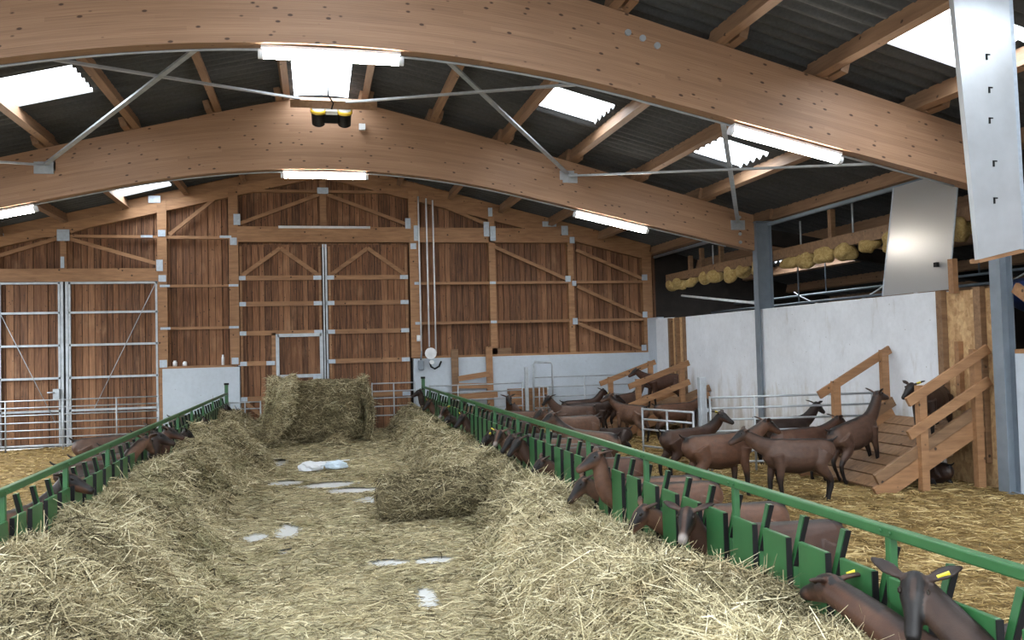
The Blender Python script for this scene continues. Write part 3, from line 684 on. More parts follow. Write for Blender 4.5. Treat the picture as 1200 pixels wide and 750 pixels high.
def slab(fn, nu, nv, th):
    A = np.array([[fn(i/(nu-1), j/(nv-1)) for j in range(nv)] for i in range(nu)]); dx = np.gradient(A, axis=0); dy = np.gradient(A, axis=1)
    nn = np.cross(dx, dy); nn /= np.linalg.norm(nn, axis=2)[:, :, None] + 1e-9; B = A + nn*th
    V = np.concatenate([A.reshape(-1, 3), B.reshape(-1, 3)]); n = nu*nv; f = []
    for i in range(nu-1):
        for j in range(nv-1):
            a, b, c, d = i*nv+j, (i+1)*nv+j, (i+1)*nv+j+1, i*nv+j+1; f += [(a, b, c, d), (n+d, n+c, n+b, n+a)]
    for i in range(nu-1): f += [(i*nv, i*nv+n, (i+1)*nv+n, (i+1)*nv), (i*nv+nv-1, (i+1)*nv+nv-1, (i+1)*nv+nv-1+n, i*nv+nv-1+n)]
    for j in range(nv-1): f += [(j, j+1, j+1+n, j+n), ((nu-1)*nv+j, (nu-1)*nv+j+n, (nu-1)*nv+j+1+n, (nu-1)*nv+j+1)]
    return V, np.array(f)
V, Fq = slab(flap, 18, 14, .09); P, nr = sample(V, Fq, 6000); stuff('loose_layer', (V, Fq), stems(P, (.08, .22), .008, .4, .55, .2, normal=nr, flat=.8), (HAYB, HAYS), '', '', bale)
def side(u, v): return (.74 + .14*math.sin(u*2.5) + .05*v, -.72 + 1.0*v, 1.15 - 1.1*u + .04*math.sin(9*v))
V, Fq = slab(side, 14, 12, .1); P, nr = sample(V, Fq, 4500); stuff('loose_layer', (V, Fq), stems(P, (.1, .3), .008, .6, .42, .22, normal=nr, flat=.6), (HAYB, HAYS), '', '', bale)
heap = lambda x, y: .55*np.exp(-((x+1.0)**2/.12 + (y+.1)**2/.25)) + .16*np.exp(-((x-.28)**2/.03 + (y+.85)**2/.02)) + .005
V, Fq = grid(-1.7, .7, -1.1, .5, .05, heap, lambda x, y: heap(x, y) > .02); P, nr = sample(V, Fq, 5000)
stuff('fallen_hay', (V, Fq), stems(P, (.1, .3), .008, .4, .5, .22, normal=nr, flat=.7), (HAYB, HAYS), '', '', bale)

def roll(u, v):
    a = 2*math.pi*u; x = -.68 + 1.36*v; rr = .265*(1 - .16*max(0, abs(v-.5)*2 - .82)/.18) if v not in (0, 1) else .02
    rr *= 1 + .16*(float(fbm(np.array(math.cos(a)*1.2 + 5), np.array(x*1.4 + math.sin(a)), .5, 19)) - .5); return (x, rr*math.cos(a)*1.1, .235 + rr*math.sin(a)*.95)
V, Fq = lumpy(roll, 40, 26); P, nr = sample(V, Fq, 9000); sgn = np.sign((nr*(P - P*(1,0,0) - (0,0,.235))).sum(1)); nr = nr*sgn[:, None]
ro = stuff('hay_roll', (V, Fq), stems(P + nr*.008, (.07, .22), .007, .35, .33, .2, normal=nr, flat=.85), (HAYB, HAYS), 'x', 'hay'); del ro['kind']
ro.location = (1.25, 9.15, .03); ro.rotation_euler = (0, 0, math.radians(4)); tag(ro, 'rolled up bundle of hay lying in the aisle against the right hay heap', 'hay roll')
def crumple(c, rad, seed, name, mat, parent):
    o = blob((0, 0, 0), (1, 1, 1), seed, name, mat, parent); me = o.data; n = len(me.vertices); v = np.zeros(n*3, 'f'); me.vertices.foreach_get('co', v); v = v.reshape(-1, 3).astype(float)
    k = 1 + .75*(fbm(v[:, 0]*1.2 + v[:, 2], v[:, 1]*1.2 - v[:, 2]*.8, .55, seed) - .5); v = v * k[:, None] * np.array(rad) + np.array(c) * np.array((1, 1, .6)); v[:, 2] = np.maximum(v[:, 2], -.02)
    me.vertices.foreach_set('co', v.astype('f').ravel()); me.polygons.foreach_set('use_smooth', [False]*len(me.polygons)); return o
bag = empty('plastic_film', (.04, 13.5, .05)); tag(bag, 'crumpled white and blue plastic film lying on the aisle in front of the bale', 'plastic film')
for k, (x, rad) in enumerate(((-.15, (.18, .13, .085)), (.2, (.14, .1, .06)))): crumple((x, 0, .05), rad, 70 + k, 'crumpled_sheet', FROST if k == 0 else m_plain('pale blue film', (.6,.72,.84), .25), bag)
o = MB().bar((-.3, .02, .09), (.42, .03, .1), .02, .01).build('netting_strip', WHITEP, bag)

# ------------------------------------------------------------------ green feed fences
def fence(x, y0, y1, yp, lb, side):
    r = empty('feed_fence', (x, y0, 0)); tag(r, lb, 'fence', 'green feed fences')
    L = y1 - y0
    bevel(MB().box((-.022, 0, .99), (.022, L, 1.037)).build('top_rail', GREEN, r), .008)
    MB().box((-.02 + side*.03, 0, .06), (.02 + side*.03, L, .3)).build('kick_board', GREEN, r)
    y = yp
    while y < y1:
        if y > y0:
            o = bevel(MB().box((-.018, y - y0 - .018, 0), (.018, y - y0 + .018, .995)).build('post', GREEN, r), .006)
            m = MB()
            for s in (-.03, .03): m.tube([(-.026, y - y0 + s, 1.015), (-.033, y - y0 + s, 1.015)], .008, 8); m.tube([(.026, y - y0 + s, 1.015), (.033, y - y0 + s, 1.015)], .008, 8)
            m.build('bolt', GREEN, o)
        for k in range(4):
            a = y + .079 + k * .3335 - y0; b_ = a + .225
            if b_ > L: break
            if a < 0: continue
            bevel(MB().box((-.012 - side*.028, a, .3), (.012 - side*.028, b_, .842)).build('panel', GREEN, r), .004)
            m = MB(); c = a + .003; m.bar((side*.005, c, .3), (side*.005, c, .72), .03, .03, (0, 1, 0)); m.bar((side*.005, c, .7), (side*.045, c - .04, .945), .032, .032, (0, 1, 0))
            m.build('guide_bar', GREEN, r); MB().box((-.014 - side*.028, a - .008, .3), (.014 - side*.028, a - .001, .838)).build('rubber_edge', BLACK, r); MB().bar((side*.046, c - .062, .945), (side*.0, c - .019, .7), .024, .006, (1, 0, 0)).build('rubber_edge', BLACK, r)
        y += 1.3335
    MB().box((-.035, L - .04, 0), (.035, L + .03, 1.2)).build('end_post', GREEN, r)
    MB().tube([(0, L, 1.2), (0, L, 1.24)], .05, 10).build('post_cap', BLACK, r)
    return r
fence(XRF, 1.75, 18.9, 3.087 - 1.3335, 'green steel feed fence on the right of the aisle', 1)
fence(XLF, 3.0, 18.9, 5.78 - 2*1.3335, 'green steel feed fence on the left of the aisle', -1)

# ------------------------------------------------------------------ metal hurdles
def hurdle(name, p, q, zs, lb, r_=.0135, ups=(0, .5, 1), cat='gate', z0=None):
    p = np.array((*p, 0.)); q = np.array((*q, 0.)); e = empty(name, tuple(p)); tag(e, lb, cat, 'galvanised pen hurdles')
    d = q - p
    for z in zs: MB().tube([(0, 0, z), tuple(d + (0, 0, z))], r_, 8).build('rail', GALV, e)
    for u in ups: MB().tube([tuple(d*u + (0, 0, zs[0] if z0 is None else z0)), tuple(d*u + (0, 0, zs[-1] + (.02 if u in (0, 1) else 0)))], r_*1.1, 8).build('upright', GALV, e)
    return e
hurdle('pen_hurdle', (-7.2, 18.75), (-3.2, 18.75), (.12, .28, .43, .58, .73, .88, 1.02), 'long galvanised seven bar hurdle in front of the left double door', ups=(0, .29, .55, .8, 1), z0=.0)
hurdle('pen_hurdle', (-1.83, 18.95), (-1.2, 18.95), (.4, .68, .82), 'short low galvanised hurdle at the far end of the left feed fence', z0=0)
hurdle('pen_hurdle', (1.15, 18.95), (2.1, 18.95), (.42, .62, .8, .95, 1.12), 'short galvanised hurdle between the hay bale and the far end of the right feed fence', z0=0)
hurdle('pen_hurdle', (2.4, 18.8), (4.5, 18.8), (.52, .7, .87, 1.03), 'galvanised hurdle in front of the leaning timber posts at the back wall', ups=(0, .3, 1), z0=0)
hurdle('pen_hurdle', (4.75, 18.8), (7.2, 18.8), (.45, .7, .92, 1.14), 'galvanised hurdle between the loop frame and the far ramp', ups=(0, .5, 1), z0=0)
hurdle('pen_hurdle', (5.32, 11.02), (7.6, 10.62), (.15, .3, .58, .74, .9, 1.05), 'galvanised six bar hurdle between the grey gate post and the near ramp', r_=.015, ups=(0, .27, 1), z0=0)
hurdle('pen_hurdle', (4.74, 12.1), (5.1, 11.1), (.3, .55, .7, .85), 'short galvanised hurdle left of the grey gate post, behind the black rumped goat', r_=.015, ups=(0, .5, 1), z0=0)
o = bevel(MB().box((-.05, -.05, 0), (.05, .05, 1.34)).build('gate_post', GALV), .01); o.location = (5.22, 11.05, 0); tag(o, 'square galvanised gate post standing in the straw before the white wall', 'post')
MB().box((.05, -.02, .85), (.1, .02, .9)).build('hinge', GALV, o); MB().box((.05, -.02, .35), (.1, .02, .4)).build('hinge', GALV, o)
o = bevel(MB().box((-.04, -.04, 0), (.04, .04, 1.38)).build('gate_post', GALV), .01); o.location = (4.6, 18.8, 0); tag(o, 'square galvanised post between two hurdles at the back wall', 'post')
r = empty('loop_frame', (4.98, 18.75, 0)); tag(r, 'tall bent pipe loop with a barred lower gate at the back wall', 'gate')
MB().tube([(-.24, 0, 0), (-.22, 0, 1.44), (-.19, 0, 1.49), (.19, 0, 1.47), (.22, 0, 1.42), (.22, 0, 0)], .022, 8).build('loop', GALV, r)
for x in (-.1, 0, .1): MB().tube([(x, 0, .35), (x, 0, .93)], .014, 6).build('bar', GALV, r)
MB().tube([(-.22, 0, .93), (.22, 0, .93)], .016, 6).build('cross_bar', GALV, r)

# timber at the back wall
def plank(p, q, w, t, lb, side=(1, 0, 0), nm='timber_plank', mat=TIMB, grp=None, cat='timber'):
    o = MB().bar(p, q, w, t, side).build(nm, mat); tag(o, lb, cat, grp); return o
plank((3.05, 19.22, 0), (3.05, 19.3, 1.83), .16, .06, 'upright timber plank against the plinth, left one of two', mat=RAMPW)
plank((3.85, 19.22, 0), (3.85, 19.3, 1.87), .15, .06, 'upright timber plank against the plinth, right one of two', mat=TIMB)
plank((3.1, 19.16, 1.16), (3.82, 19.16, 1.25), .12, .04, 'upper slanting cross plank between two upright timbers at the back wall', (0, 0, 1))
plank((3.1, 19.16, 1.0), (3.8, 19.16, .98), .12, .04, 'middle cross plank between two upright timbers at the back wall', (0, 0, 1))
plank((3.1, 19.16, .74), (4.0, 19.16, .78), .14, .04, 'lowest cross plank between two upright timbers at the back wall', (0, 0, 1))
for k in range(7):
    plank((4.25 + .03*(k % 2), 19.1, .05 + .13*k), (5.15, 19.1, .05 + .13*k), .3, .12, 'sawn plank in the stack behind the loop frame, %s' % ('at the bottom', 'second from the bottom', 'third from the bottom', 'in the middle', 'third from the top', 'second from the top', 'on top')[k], (0, 1, 0), 'stacked_plank', grp='stacked planks at the back wall')
o = MB().box((3.95, 19.38, 1.69), (4.4, 19.5, 1.83)).build('timber_block', RAMPW); tag(o, 'short pale timber block lying on the sill of the right plinth', 'timber')
# things on the left sill
for k, (x, h, lb) in enumerate(((-2.98, .12, 'leftmost of three small white pots on the left plinth'), (-2.78, .1, 'small white pot on the left plinth, middle one of three'), (-2.0, .22, 'slim white bottle on the left plinth beside the aisle door'))):
    o = MB().tube([(0, 0, 0), (0, 0, h*.75), (0, 0, h*.8), (0, 0, h)], [.045, .045, .03, .03] if k < 2 else [.03, .03, .02, .02], 12).build('pot' if k < 2 else 'bottle', WHITEP); o.location = (x, YB - .04, 1.62); tag(o, lb, 'pot' if k < 2 else 'bottle')
for k, (x, zb, lb) in enumerate(((2.3, 1.8, 'leftmost of three white conduits climbing the wall right of the aisle door'), (2.48, 1.9, 'middle of three white conduits climbing the wall right of the aisle door'), (2.63, 1.75, 'rightmost of three white conduits climbing the wall right of the aisle door'))):
    o = MB().tube([(x, YB - .17, zb), (x, YB - .17, topz(x) - .15)], .018, 8).build('conduit', WHITEP); tag(o, lb, 'pipe', 'white wall conduits')
o = bevel(MB().box((-.04, -.05, -.07), (.04, .02, .07)).build('switch_box', WHITEP), .01); o.location = (2.24, YB - .16, 2.1); tag(o, 'small white switch on the post right of the aisle door', 'switch')
r = empty('wall_pump', (2.5, YB - .2, 1.5)); tag(r, 'small dark pump with hoses and a round white cover on the plinth below the conduits', 'pump')
bevel(MB().box((-.28, -.06, -.12), (-.16, .06, .1)).build('motor', GREYST, r), .02); MB().tube([(-.22, 0, .1), (-.2, 0, .3)], .02, 8).build('pipe', GREYST, r)
MB().tube([(0, -.06, .25), (0, -.01, .25)], .13, 20).build('cover', WHITEP, r); MB().tube([(-.02, 0, .05), (.0, -.05, -.05), (.08, -.07, -.1), (.18, -.05, -.05), (.24, 0, .06)], .022, 8).build('hose', BLACK, r)
MB().tube([(.02, -.08, .05), (.02, .0, .05)], .05, 14).build('gauge', WHITEP, r)

# ------------------------------------------------------------------ goat ramps
def ramp(x0, x1, ya, yb, slope, zt0, lb, posts, back=True):
    r = empty('goat_ramp', (x0, ya, 0)); tag(r, lb, 'ramp', 'wooden goat ramps'); L = x1 - x0; Wd = yb - ya
    dz = lambda x: zt0 + slope*x
    n = int(L / .19)
    for k in range(n):
        x = (k + .5) * L / n; sw = L / n - .02
        MB().bar((x - sw/2, Wd/2, dz(x - sw/2)), (x + sw/2, Wd/2, dz(x + sw/2)), Wd, .035, (0, 1, 0)).build('deck_board', RAMPW, r)
        if slope: MB().box((x + sw*.3, .03, dz(x)), (x + sw*.3 + .03, Wd - .03, dz(x) + .045)).build('cleat', RAMPW, r)
    for y in (-.025, Wd + .025):
        MB().bar((-.12, y, dz(-.12) + .02), (L, y, dz(L) + .02), .045, .2, (0, 1, 0)).build('stringer', TIMB, r)
        MB().bar((-.12, y, dz(-.12) + .2), (L, y, dz(L) + .2), .045, .13, (0, 1, 0)).build('side_board', RAMPW, r)
    for y, (xa, xb) in ((-.07, posts), (Wd + .07, posts)):
        for x in (xa, xb): MB().box((x - .05, y - .04, 0), (x + .05, y + .04, dz(x) + .95)).build('rail_post', TIMB, r)
        for h in (.88, .5):
            if h < .6 and y > 0: continue
            MB().bar((xa - .22, y - .055*(1 if y < 0 else -1), dz(xa - .22) + h), (xb + .14, y - .055*(1 if y < 0 else -1), dz(xb + .14) + h), .04, .11, (0, 1, 0)).build('hand_rail', TIMB, r)
    return r
ramp(6.35, 7.68, 8.72, 10.25, .53, .05, 'wooden goat ramp with hand rails in the foreground beside the grey column', (.48, 1.24))
ramp(5.75, 7.72, 16.0, 17.5, .34, .05, 'farther wooden goat ramp with hand rails in the back right corner', (.42, 1.35))

# ------------------------------------------------------------------ clutter in the dark shed beyond the right wall
for k, (y, z) in enumerate(((9.5, 2.7), (12.5, 2.75))):
    pts = [(9.4, y + 3*t, z + .35*(2*t - 1)**2 - .3) for t in np.linspace(0, 1, 12)]
    o = MB().tube(pts, .012, 6).build('hanging_cable', WHITEP); tag(o, ('nearer' if k == 0 else 'farther') + ' sagging cable in the dark shed above the white wall', 'cable')
for k, (x, z) in enumerate(((9.2, 2.55), (9.8, 2.75))):
    o = MB().tube([(x, 8.5, z), (x, 18.8, z)], .022, 8).build('shed_pipe', GREYST); tag(o, ('lower' if k == 0 else 'upper') + ' long steel pipe in the dark shed behind the white wall', 'pipe')
    for y in (11, 15): MB().tube([(x, y, z), (x, y, topz(x) + .1)], .015, 6).build('hanger_rod', GREYST, o)
o = MB().tube([(8.05, 14.2, 2.5), (8.0, 17.8, 2.9)], .025, 8).build('leaning_pipe', WHITEP); tag(o, 'pale pipe sloping above the far half of the white wall', 'pipe')
o = blob((8.9, 8.9, 2.3), (.4, .5, .3), 88, 'tarpaulin', BLUE, None); tag(o, 'dark blue tarpaulin bundle behind the OSB panel', 'tarpaulin')

# ------------------------------------------------------------------ goats
def nrm(v): v = np.array(v, float); return v / np.linalg.norm(v)
def ringtube(m, secs, side0=(0, 1, 0), n=14, expo=1.0):
    """secs: (center, half width, half height)"""
    C = [np.array(s[0], float) for s in secs]; N = len(C); side = np.array(side0, float); vs = []
    for i in range(N):
        t = nrm(C[min(i+1, N-1)] - C[max(i-1, 0)]); side = nrm(side - t*side.dot(t)); nn = np.cross(t, side)
        for k in range(n):
            a = 2*math.pi*k/n; vs.append(C[i] + side*secs[i][1]*math.cos(a) + nn*secs[i][2]*math.sin(a))
    vs += [C[0], C[-1]]; e0, e1 = N*n, N*n+1
    fs = [(i*n+k, i*n+(k+1) % n, (i+1)*n+(k+1) % n, (i+1)*n+k) for i in range(N-1) for k in range(n)]
    fs += [(e0, (k+1) % n, k) for k in range(n)] + [(e1, (N-1)*n+k, (N-1)*n+(k+1) % n) for k in range(n)]
    m.add(vs, fs, True)
def interp_path(P, n):
    P = np.array(P, float); t = np.linspace(0, len(P)-1, n); out = []
    for u in t:       # Catmull-Rom
        i = min(int(u), len(P)-2); f = u - i; p0, p1, p2, p3 = P[max(i-1, 0)], P[i], P[i+1], P[min(i+2, len(P)-1)]
        out.append(.5*((2*p1) + (-p0+p2)*f + (2*p0-5*p1+4*p2-p3)*f*f + (-p0+3*p1-3*p2+p3)*f**3))
    return np.array(out)
GOATS = {}
def goat_mesh(key, neck, hdir, lying=False, face=.5, voxel=.0125, stance=(0, 0, 0, 0), ear=.2, pitch=0, udder=True, horns=False):
    m = MB(); dz = -.36 if lying else 0
    trunk = [(-.46,.675,.03,.05), (-.43,.665,.08,.095), (-.37,.64,.12,.14), (-.27,.615,.135,.165), (-.15,.58,.165,.2), (0,.565,.18,.215), (.14,.575,.165,.207), (.27,.605,.125,.19), (.36,.63,.095,.155), (.43,.635,.055,.1)]
    T = [((x, 0, z + dz), w, h) for x, z, w, h in trunk]; ringtube(m, T, n=20)
    segs = []                                     # (part, points, radii)
    segs.append(('trunk', np.array([s[0] for s in T]), np.array([(s[1]+s[2])/2 for s in T])))
    NP = interp_path([(a, b, c + dz) for a, b, c in neck], 9); tt = np.linspace(0, 1, 9)
    NS = [(NP[i], .095 - .04*tt[i]**.7, .155 - .088*tt[i]**.6) for i in range(9)]; ringtube(m, NS, n=16)
    segs.append(('neck', NP, np.array([s[2] for s in NS])))
    d = nrm(hdir); hs = nrm(np.cross((0, 0, 1), d)); hu = np.cross(d, hs); poll = NP[-1] + hu*.012 - d*.045; HL = .285
    hd = [(0, .03, .035, 0), (.06, .05, .056, .004), (.2, .06, .068, .002), (.36, .059, .07, -.004), (.52, .045, .058, -.012), (.7, .034, .045, -.02), (.86, .033, .037, -.024), (.96, .028, .029, -.027), (1.0, .012, .014, -.028)]
    HS = [(poll + d*HL*t + hu*o, w, h) for t, w, h, o in hd]; ringtube(m, HS, hs, n=16)
    segs.append(('head', np.array([s[0] for s in HS]), np.array([s[2] for s in HS])))
    tags = []; eyes = []; hrn = []
    for s in (-1, 1):
        b = poll + d*.035 + hs*s*.045 + hu*.035; ed = nrm(hs*s*.78 - d*.42 + hu*ear); en = np.cross(ed, d)
        E = [(b + ed*.15*u + hu*(-.02*u*u), w, h) for u, w, h in ((0, .014, .014), (.2, .026, .013), (.45, .036, .011), (.7, .03, .0105), (.9, .016, .01), (1, .007, .007))]
        ringtube(m, E, d, n=10); segs.append(('ear', np.array([e[0] for e in E]), np.array([.03]*6)))
        tags.append((b + ed*.07, ed, d)); eyes.append(poll + d*HL*.33 + hs*s*.052 + hu*.034)
        if horns: hrn.append((poll + d*.05 + hs*s*.025 + hu*.05, nrm(hu*1 - d*.55 + hs*s*.2)))
    st = stance
    def leg(P, R, part):
        P = interp_path(P, 13); R = np.interp(np.linspace(0, 1, 13), np.linspace(0, 1, len(R)), R)
        ringtube(m, [(P[i], R[i]*.88, R[i]*1.08) for i in range(13)], n=12); segs.append((part, P, R))
    for s, sx, hx in ((1, st[0], st[2]), (-1, st[1], st[3])):
        if not lying:
            leg([(.29, s*.085, .6), (.275+sx*.3, s*.1, .46), (.295+sx*.7, s*.092, .27), (.285+sx, s*.088, .09), (.3+sx, s*.088, .035), (.315+sx, s*.088, .005)], [.085, .055, .034, .021, .024, .03], 'leg')
            leg([(-.29, s*.08, .62), (-.245+hx*.2, s*.112, .45), (-.4+hx*.7, s*.095, .28), (-.385+hx, s*.09, .1), (-.37+hx, s*.09, .035), (-.352+hx, s*.09, .005)], [.12, .075, .034, .023, .025, .03], 'leg')
        else:
            leg([(.28, s*.1, .28), (.3, s*.14, .12), (.42, s*.13, .045), (.3, s*.13, .03), (.24, s*.12, .028)], [.085, .06, .036, .025, .024], 'leg')
            leg([(-.27, s*.1, .28), (-.1, s*.17, .16), (-.27, s*.19, .05), (-.08, s*.19, .03), (-.02, s*.18, .028)], [.12, .085, .04, .026, .024], 'leg')
    tl = interp_path([(-.4, 0, .74+dz), (-.47, 0, .76+dz), (-.51, 0, .8+dz)], 6); ringtube(m, [(p, .022-.002*i, .02-.002*i) for i, p in enumerate(tl)], n=8); segs.append(('tail', tl, np.array([.02]*6)))
    if udder and not lying: ringtube(m, [((-.22, 0, .53), .07, .07), ((-.22, 0, .46), .085, .08), ((-.225, 0, .4), .075, .07), ((-.23, 0, .36), .04, .04)], n=12)
    me = bpy.data.meshes.new('raw'); me.from_pydata(m.v, [], m.f); tmp = link('tmp', me)
    md = tmp.modifiers.new('r', 'REMESH'); md.mode = 'VOXEL'; md.voxel_size = voxel; md.use_smooth_shade = True
    sm = tmp.modifiers.new('s', 'SMOOTH'); sm.factor = .5; sm.iterations = 3 if voxel > .01 else 4
    dg = bpy.context.evaluated_depsgraph_get(); out = bpy.data.meshes.new_from_object(tmp.evaluated_get(dg)); out.name = 'goat_' + key
    bpy.data.objects.remove(tmp); bpy.data.meshes.remove(me)
    v = np.zeros(len(out.vertices)*3, 'f'); out.vertices.foreach_get('co', v); v = v.reshape(-1, 3).astype(float)
    best = np.full(len(v), 9.); part = np.zeros(len(v), int); par = np.zeros(len(v)); names = []
    for pi, (nm, P, R) in enumerate(segs):
        names.append(nm); N = len(P)
        for i in range(N-1):
            ab = P[i+1]-P[i]; u = np.clip(((v-P[i])@ab)/(ab@ab+1e-12), 0, 1); dist = np.linalg.norm(v-(P[i]+u[:, None]*ab), axis=1) - (R[i]*(1-u)+R[i+1]*u)
            k = dist < best; best[k] = dist[k]; part[k] = pi; par[k] = (i+u[k])/(N-1)
    names = np.array(names)[part]; dark = np.zeros(len(v)); pale = np.zeros(len(v)); jn = .25*(fbm(v[:, 0]*1+3, v[:, 2]+v[:, 1]*.7, .08, 7)-.5)
    k = names == 'trunk'; y = np.abs(v[:, 1]); dark[k] = ((1 - sst(.03, .075, y + jn*.12)) * sst(.67, .71, v[:, 2]-dz))[k]; dark[k] = np.maximum(dark[k], .55*(1-sst(.42, .5, v[:, 2]-dz+jn*.2))[k])
    k = names == 'leg'; dark[k] = (sst(.26, .44, par+jn*.5)*.97)[k]
    k = names == 'tail'; dark[k] = .85
    k = names == 'neck'; nq = v - np.array([np.interp(par, np.linspace(0, 1, 9), NP[:, c]) for c in range(3)]).T
    upn = nq[:, 2]*.6 - nq[:, 0]*.6*(0 if lying else 1); dark[k] = (sst(.0, .03, upn)*(1 - sst(.02, .06, np.abs(nq[:, 1]) + jn*.1)))[k]*.9
    k = names == 'head'; rel = v - poll; f = rel@d/HL; sy = np.abs(rel@hs); su = rel@hu
    strip = (1 - sst(.012, .026, np.abs(sy-.034)))*sst(-.01, .02, su)
    dark[k] = np.clip(face*1.0*sst(.0, .03, su+.03+jn*.1) + strip*.9 + (.8 if face > .5 else 0)*sst(.74, .9, f), 0, 1)[k]
    dark *= np.where(k, 1 - .75*(1 - sst(.007, .014, np.abs(rel@hs)))*sst(.12, .22, f)*(1 - sst(.42, .55, f))*(su > 0), 1)
    pale[k] = ((1-face)**1.0*.7*sst(.76, .9, f))[k] if face < .5 else 0
    k = names == 'ear'; dark[k] = .55*sst(.2, .5, par)[k]+.15
    # pale streak beside the eye and under the tail
    out.attributes.new('dark', 'FLOAT', 'POINT').data.foreach_set('value', dark.astype('f')); out.attributes.new('pale', 'FLOAT', 'POINT').data.foreach_set('value', pale.astype('f'))
    out.materials.clear(); out.materials.append(COAT)
    def small(fn, nm, mat):
        q = MB(); fn(q); me2 = bpy.data.meshes.new(nm); me2.from_pydata(q.v, [], q.f); me2.polygons.foreach_set('use_smooth', q.sm); me2.materials.append(mat); return me2
    em = []
    for e in eyes:
        em.append(small(lambda q: ringtube(q, [(e - d*.016*c0, .011*s0, .012*s0) for c0, s0 in ((1, .1), (.7, .7), (0, 1), (-.7, .7), (-1, .1))], hs, 10), 'eye', EYE_M))
    tm = []
    for (c, ed, dd) in tags: tm.append(small(lambda q: q.bar(c - ed*.022 + dd*.016, c + ed*.03 + dd*.02, .008, .03, dd), 'ear_tag', TAGY))
    hm = [small(lambda q: q.tube([a, a + b*.06, a + b*.12 - d*.015, a + b*.16 - d*.04], [.014, .012, .008, .003], 8), 'horn', HORNM) for a, b in hrn]
    GOATS[key] = (out, em, tm, hm)
    return out
N_UP = [(.24,0,.64), (.4,0,.72), (.51,0,.84), (.57,0,.94)]; N_FW = [(.24,0,.64), (.42,0,.7), (.56,0,.78), (.65,0,.85)]
goat_mesh('stand_up', N_UP, (.85, 0, -.42), stance=(.03, -.04, -.03, .04))
goat_mesh('stand_forward', N_FW, (.86, 0, -.38), stance=(-.04, .04, .05, -.02))
goat_mesh('stand_dark', N_UP, (.75, .35, -.45), face=1, stance=(.02, -.02, .02, -.03))
goat_mesh('stand_down', [(.24,0,.63), (.4,0,.66), (.54,0,.72), (.62,-.02,.78)], (.8, -.25, -.5), face=.9, stance=(-.02, .03, .02, -.03))
goat_mesh('turn_left', [(.24,0,.64), (.4,.03,.73), (.49,.1,.84), (.51,.15,.93)], (.35, .85, -.35), stance=(.03, -.03, -.02, .03))
goat_mesh('turn_right', [(.24,0,.64), (.4,-.03,.73), (.49,-.1,.84), (.51,-.15,.93)], (.35, -.85, -.35), face=.9, stance=(.03, -.03, -.02, .03))
goat_mesh('climb', [(.24,0,.64), (.4,0,.73), (.53,.0,.87), (.59,0,.97)], (.9, 0, -.3), stance=(.05, -.02, .04, -.04), ear=.55)
goat_mesh('lie', [(.24,0,.66), (.4,.0,.74), (.49,.04,.87), (.52,.07,.95)], (.7, .5, -.35), lying=True, face=.9)
FD = [(.24,0,.63), (.42,0,.64), (.56,0,.655), (.7,0,.75)]
goat_mesh('feed_down', FD, (.72, 0, -.62), face=.7)
goat_mesh('feed_near', [(.24,0,.63), (.42,0,.64), (.58,0,.65), (.71,.02,.86)], (.5, .68, -.48), face=.2, voxel=.0085)
goat_mesh('feed_high', [(.24,0,.63), (.44,0,.63), (.63,0,.73), (.69,0,1.02)], (.84, .1, -.3), face=.5, voxel=.01)
goat_mesh('feed_facing', [(.24,0,.63), (.44,0,.65), (.62,-.05,.76), (.7,-.37,.98)], (.5, .5, -.66), face=1, voxel=.0075)
goat_mesh('feed_along', [(.24,0,.63), (.45,0,.64), (.62,-.06,.67), (.7,-.24,.76), (.72,-.56,.82)], (.1, -.93, -.25), face=.55, voxel=.0085)
goat_mesh('feed_over', [(.24,0,.65), (.4,0,.76), (.56,0,.93), (.74,0,1.03)], (.72, .1, -.62), face=.6, voxel=.01)
goat_mesh('feed_dark', [(.24,0,.63), (.42,0,.64), (.6,0,.68), (.7,0,.87)], (.72, .25, -.6), face=1)
BR = [(.072,.031,.018), (.108,.05,.029), (.046,.02,.012), (.13,.068,.043), (.026,.013,.009), (.08,.042,.028)]
def goat(pose, x, y, head, label, z=0.0, sc=.9, tone=0, tagside=None, pitch=0, group=None):
    me, em, tm, hm = GOATS[pose]
    if pose.startswith('feed') and pose != 'feed_over':      # the neck goes through a gap between two panels
        yp = 3.087 if x > 0 else 5.78; head = 180 if x > 0 else 0
        u = (y - yp) % 1.3335; y = y - u + min((.358, .6915, 1.025), key=lambda s_: abs(s_ - u)); x = XRF + .5 if x > 0 else XLF - .5
    o = link('goat', me); o.location = (x, y, z); o.rotation_euler = (0, math.radians(-pitch), math.radians(head)); o.scale = (sc,)*3
    c = BR[tone % len(BR)]; o.color = (*c, 1); tag(o, label, 'goat', group)
    for e in em: link('eye', e, o)
    if tagside is not None: link('ear_tag', tm[tagside], o)
    for h in hm: link('horn', h, o)
    return o
PG = 'goats loose in the right pen'; RF = 'goats feeding at the right fence'
fx = XRF + .5
goat('feed_facing', 2.74, 2.44, 184, 'dark faced goat nearest the camera, raising its head, with a yellow ear tag', tone=4, tagside=1, group=RF)
goat('feed_along', 2.86, 2.8, 186, 'brown goat stretching its neck along the fence over the hay, near right foreground', tone=0, tagside=0, group=RF)
goat('feed_near', 2.74, 4.55, 180, 'goat with a pale muzzle looking out of the hay in the right foreground', tone=2, group=RF)
goat('feed_down', 2.76, 5.75, 182, 'goat eating with its face buried in the hay left of the pale muzzled goat', tone=1, group=RF)
goat('feed_high', 2.72, 6.45, 180, 'brown goat holding its head up above the hay in front of the fence rail', tone=1, group=RF)
goat('feed_down', 2.78, 7.0, 176, 'goat nosing the hay directly beneath the goat with the raised head', tone=3, group=RF)
goat('feed_down', 2.9, 8.0, 178, 'feeding goat second beyond the goat with the raised head', tone=0, group=RF)
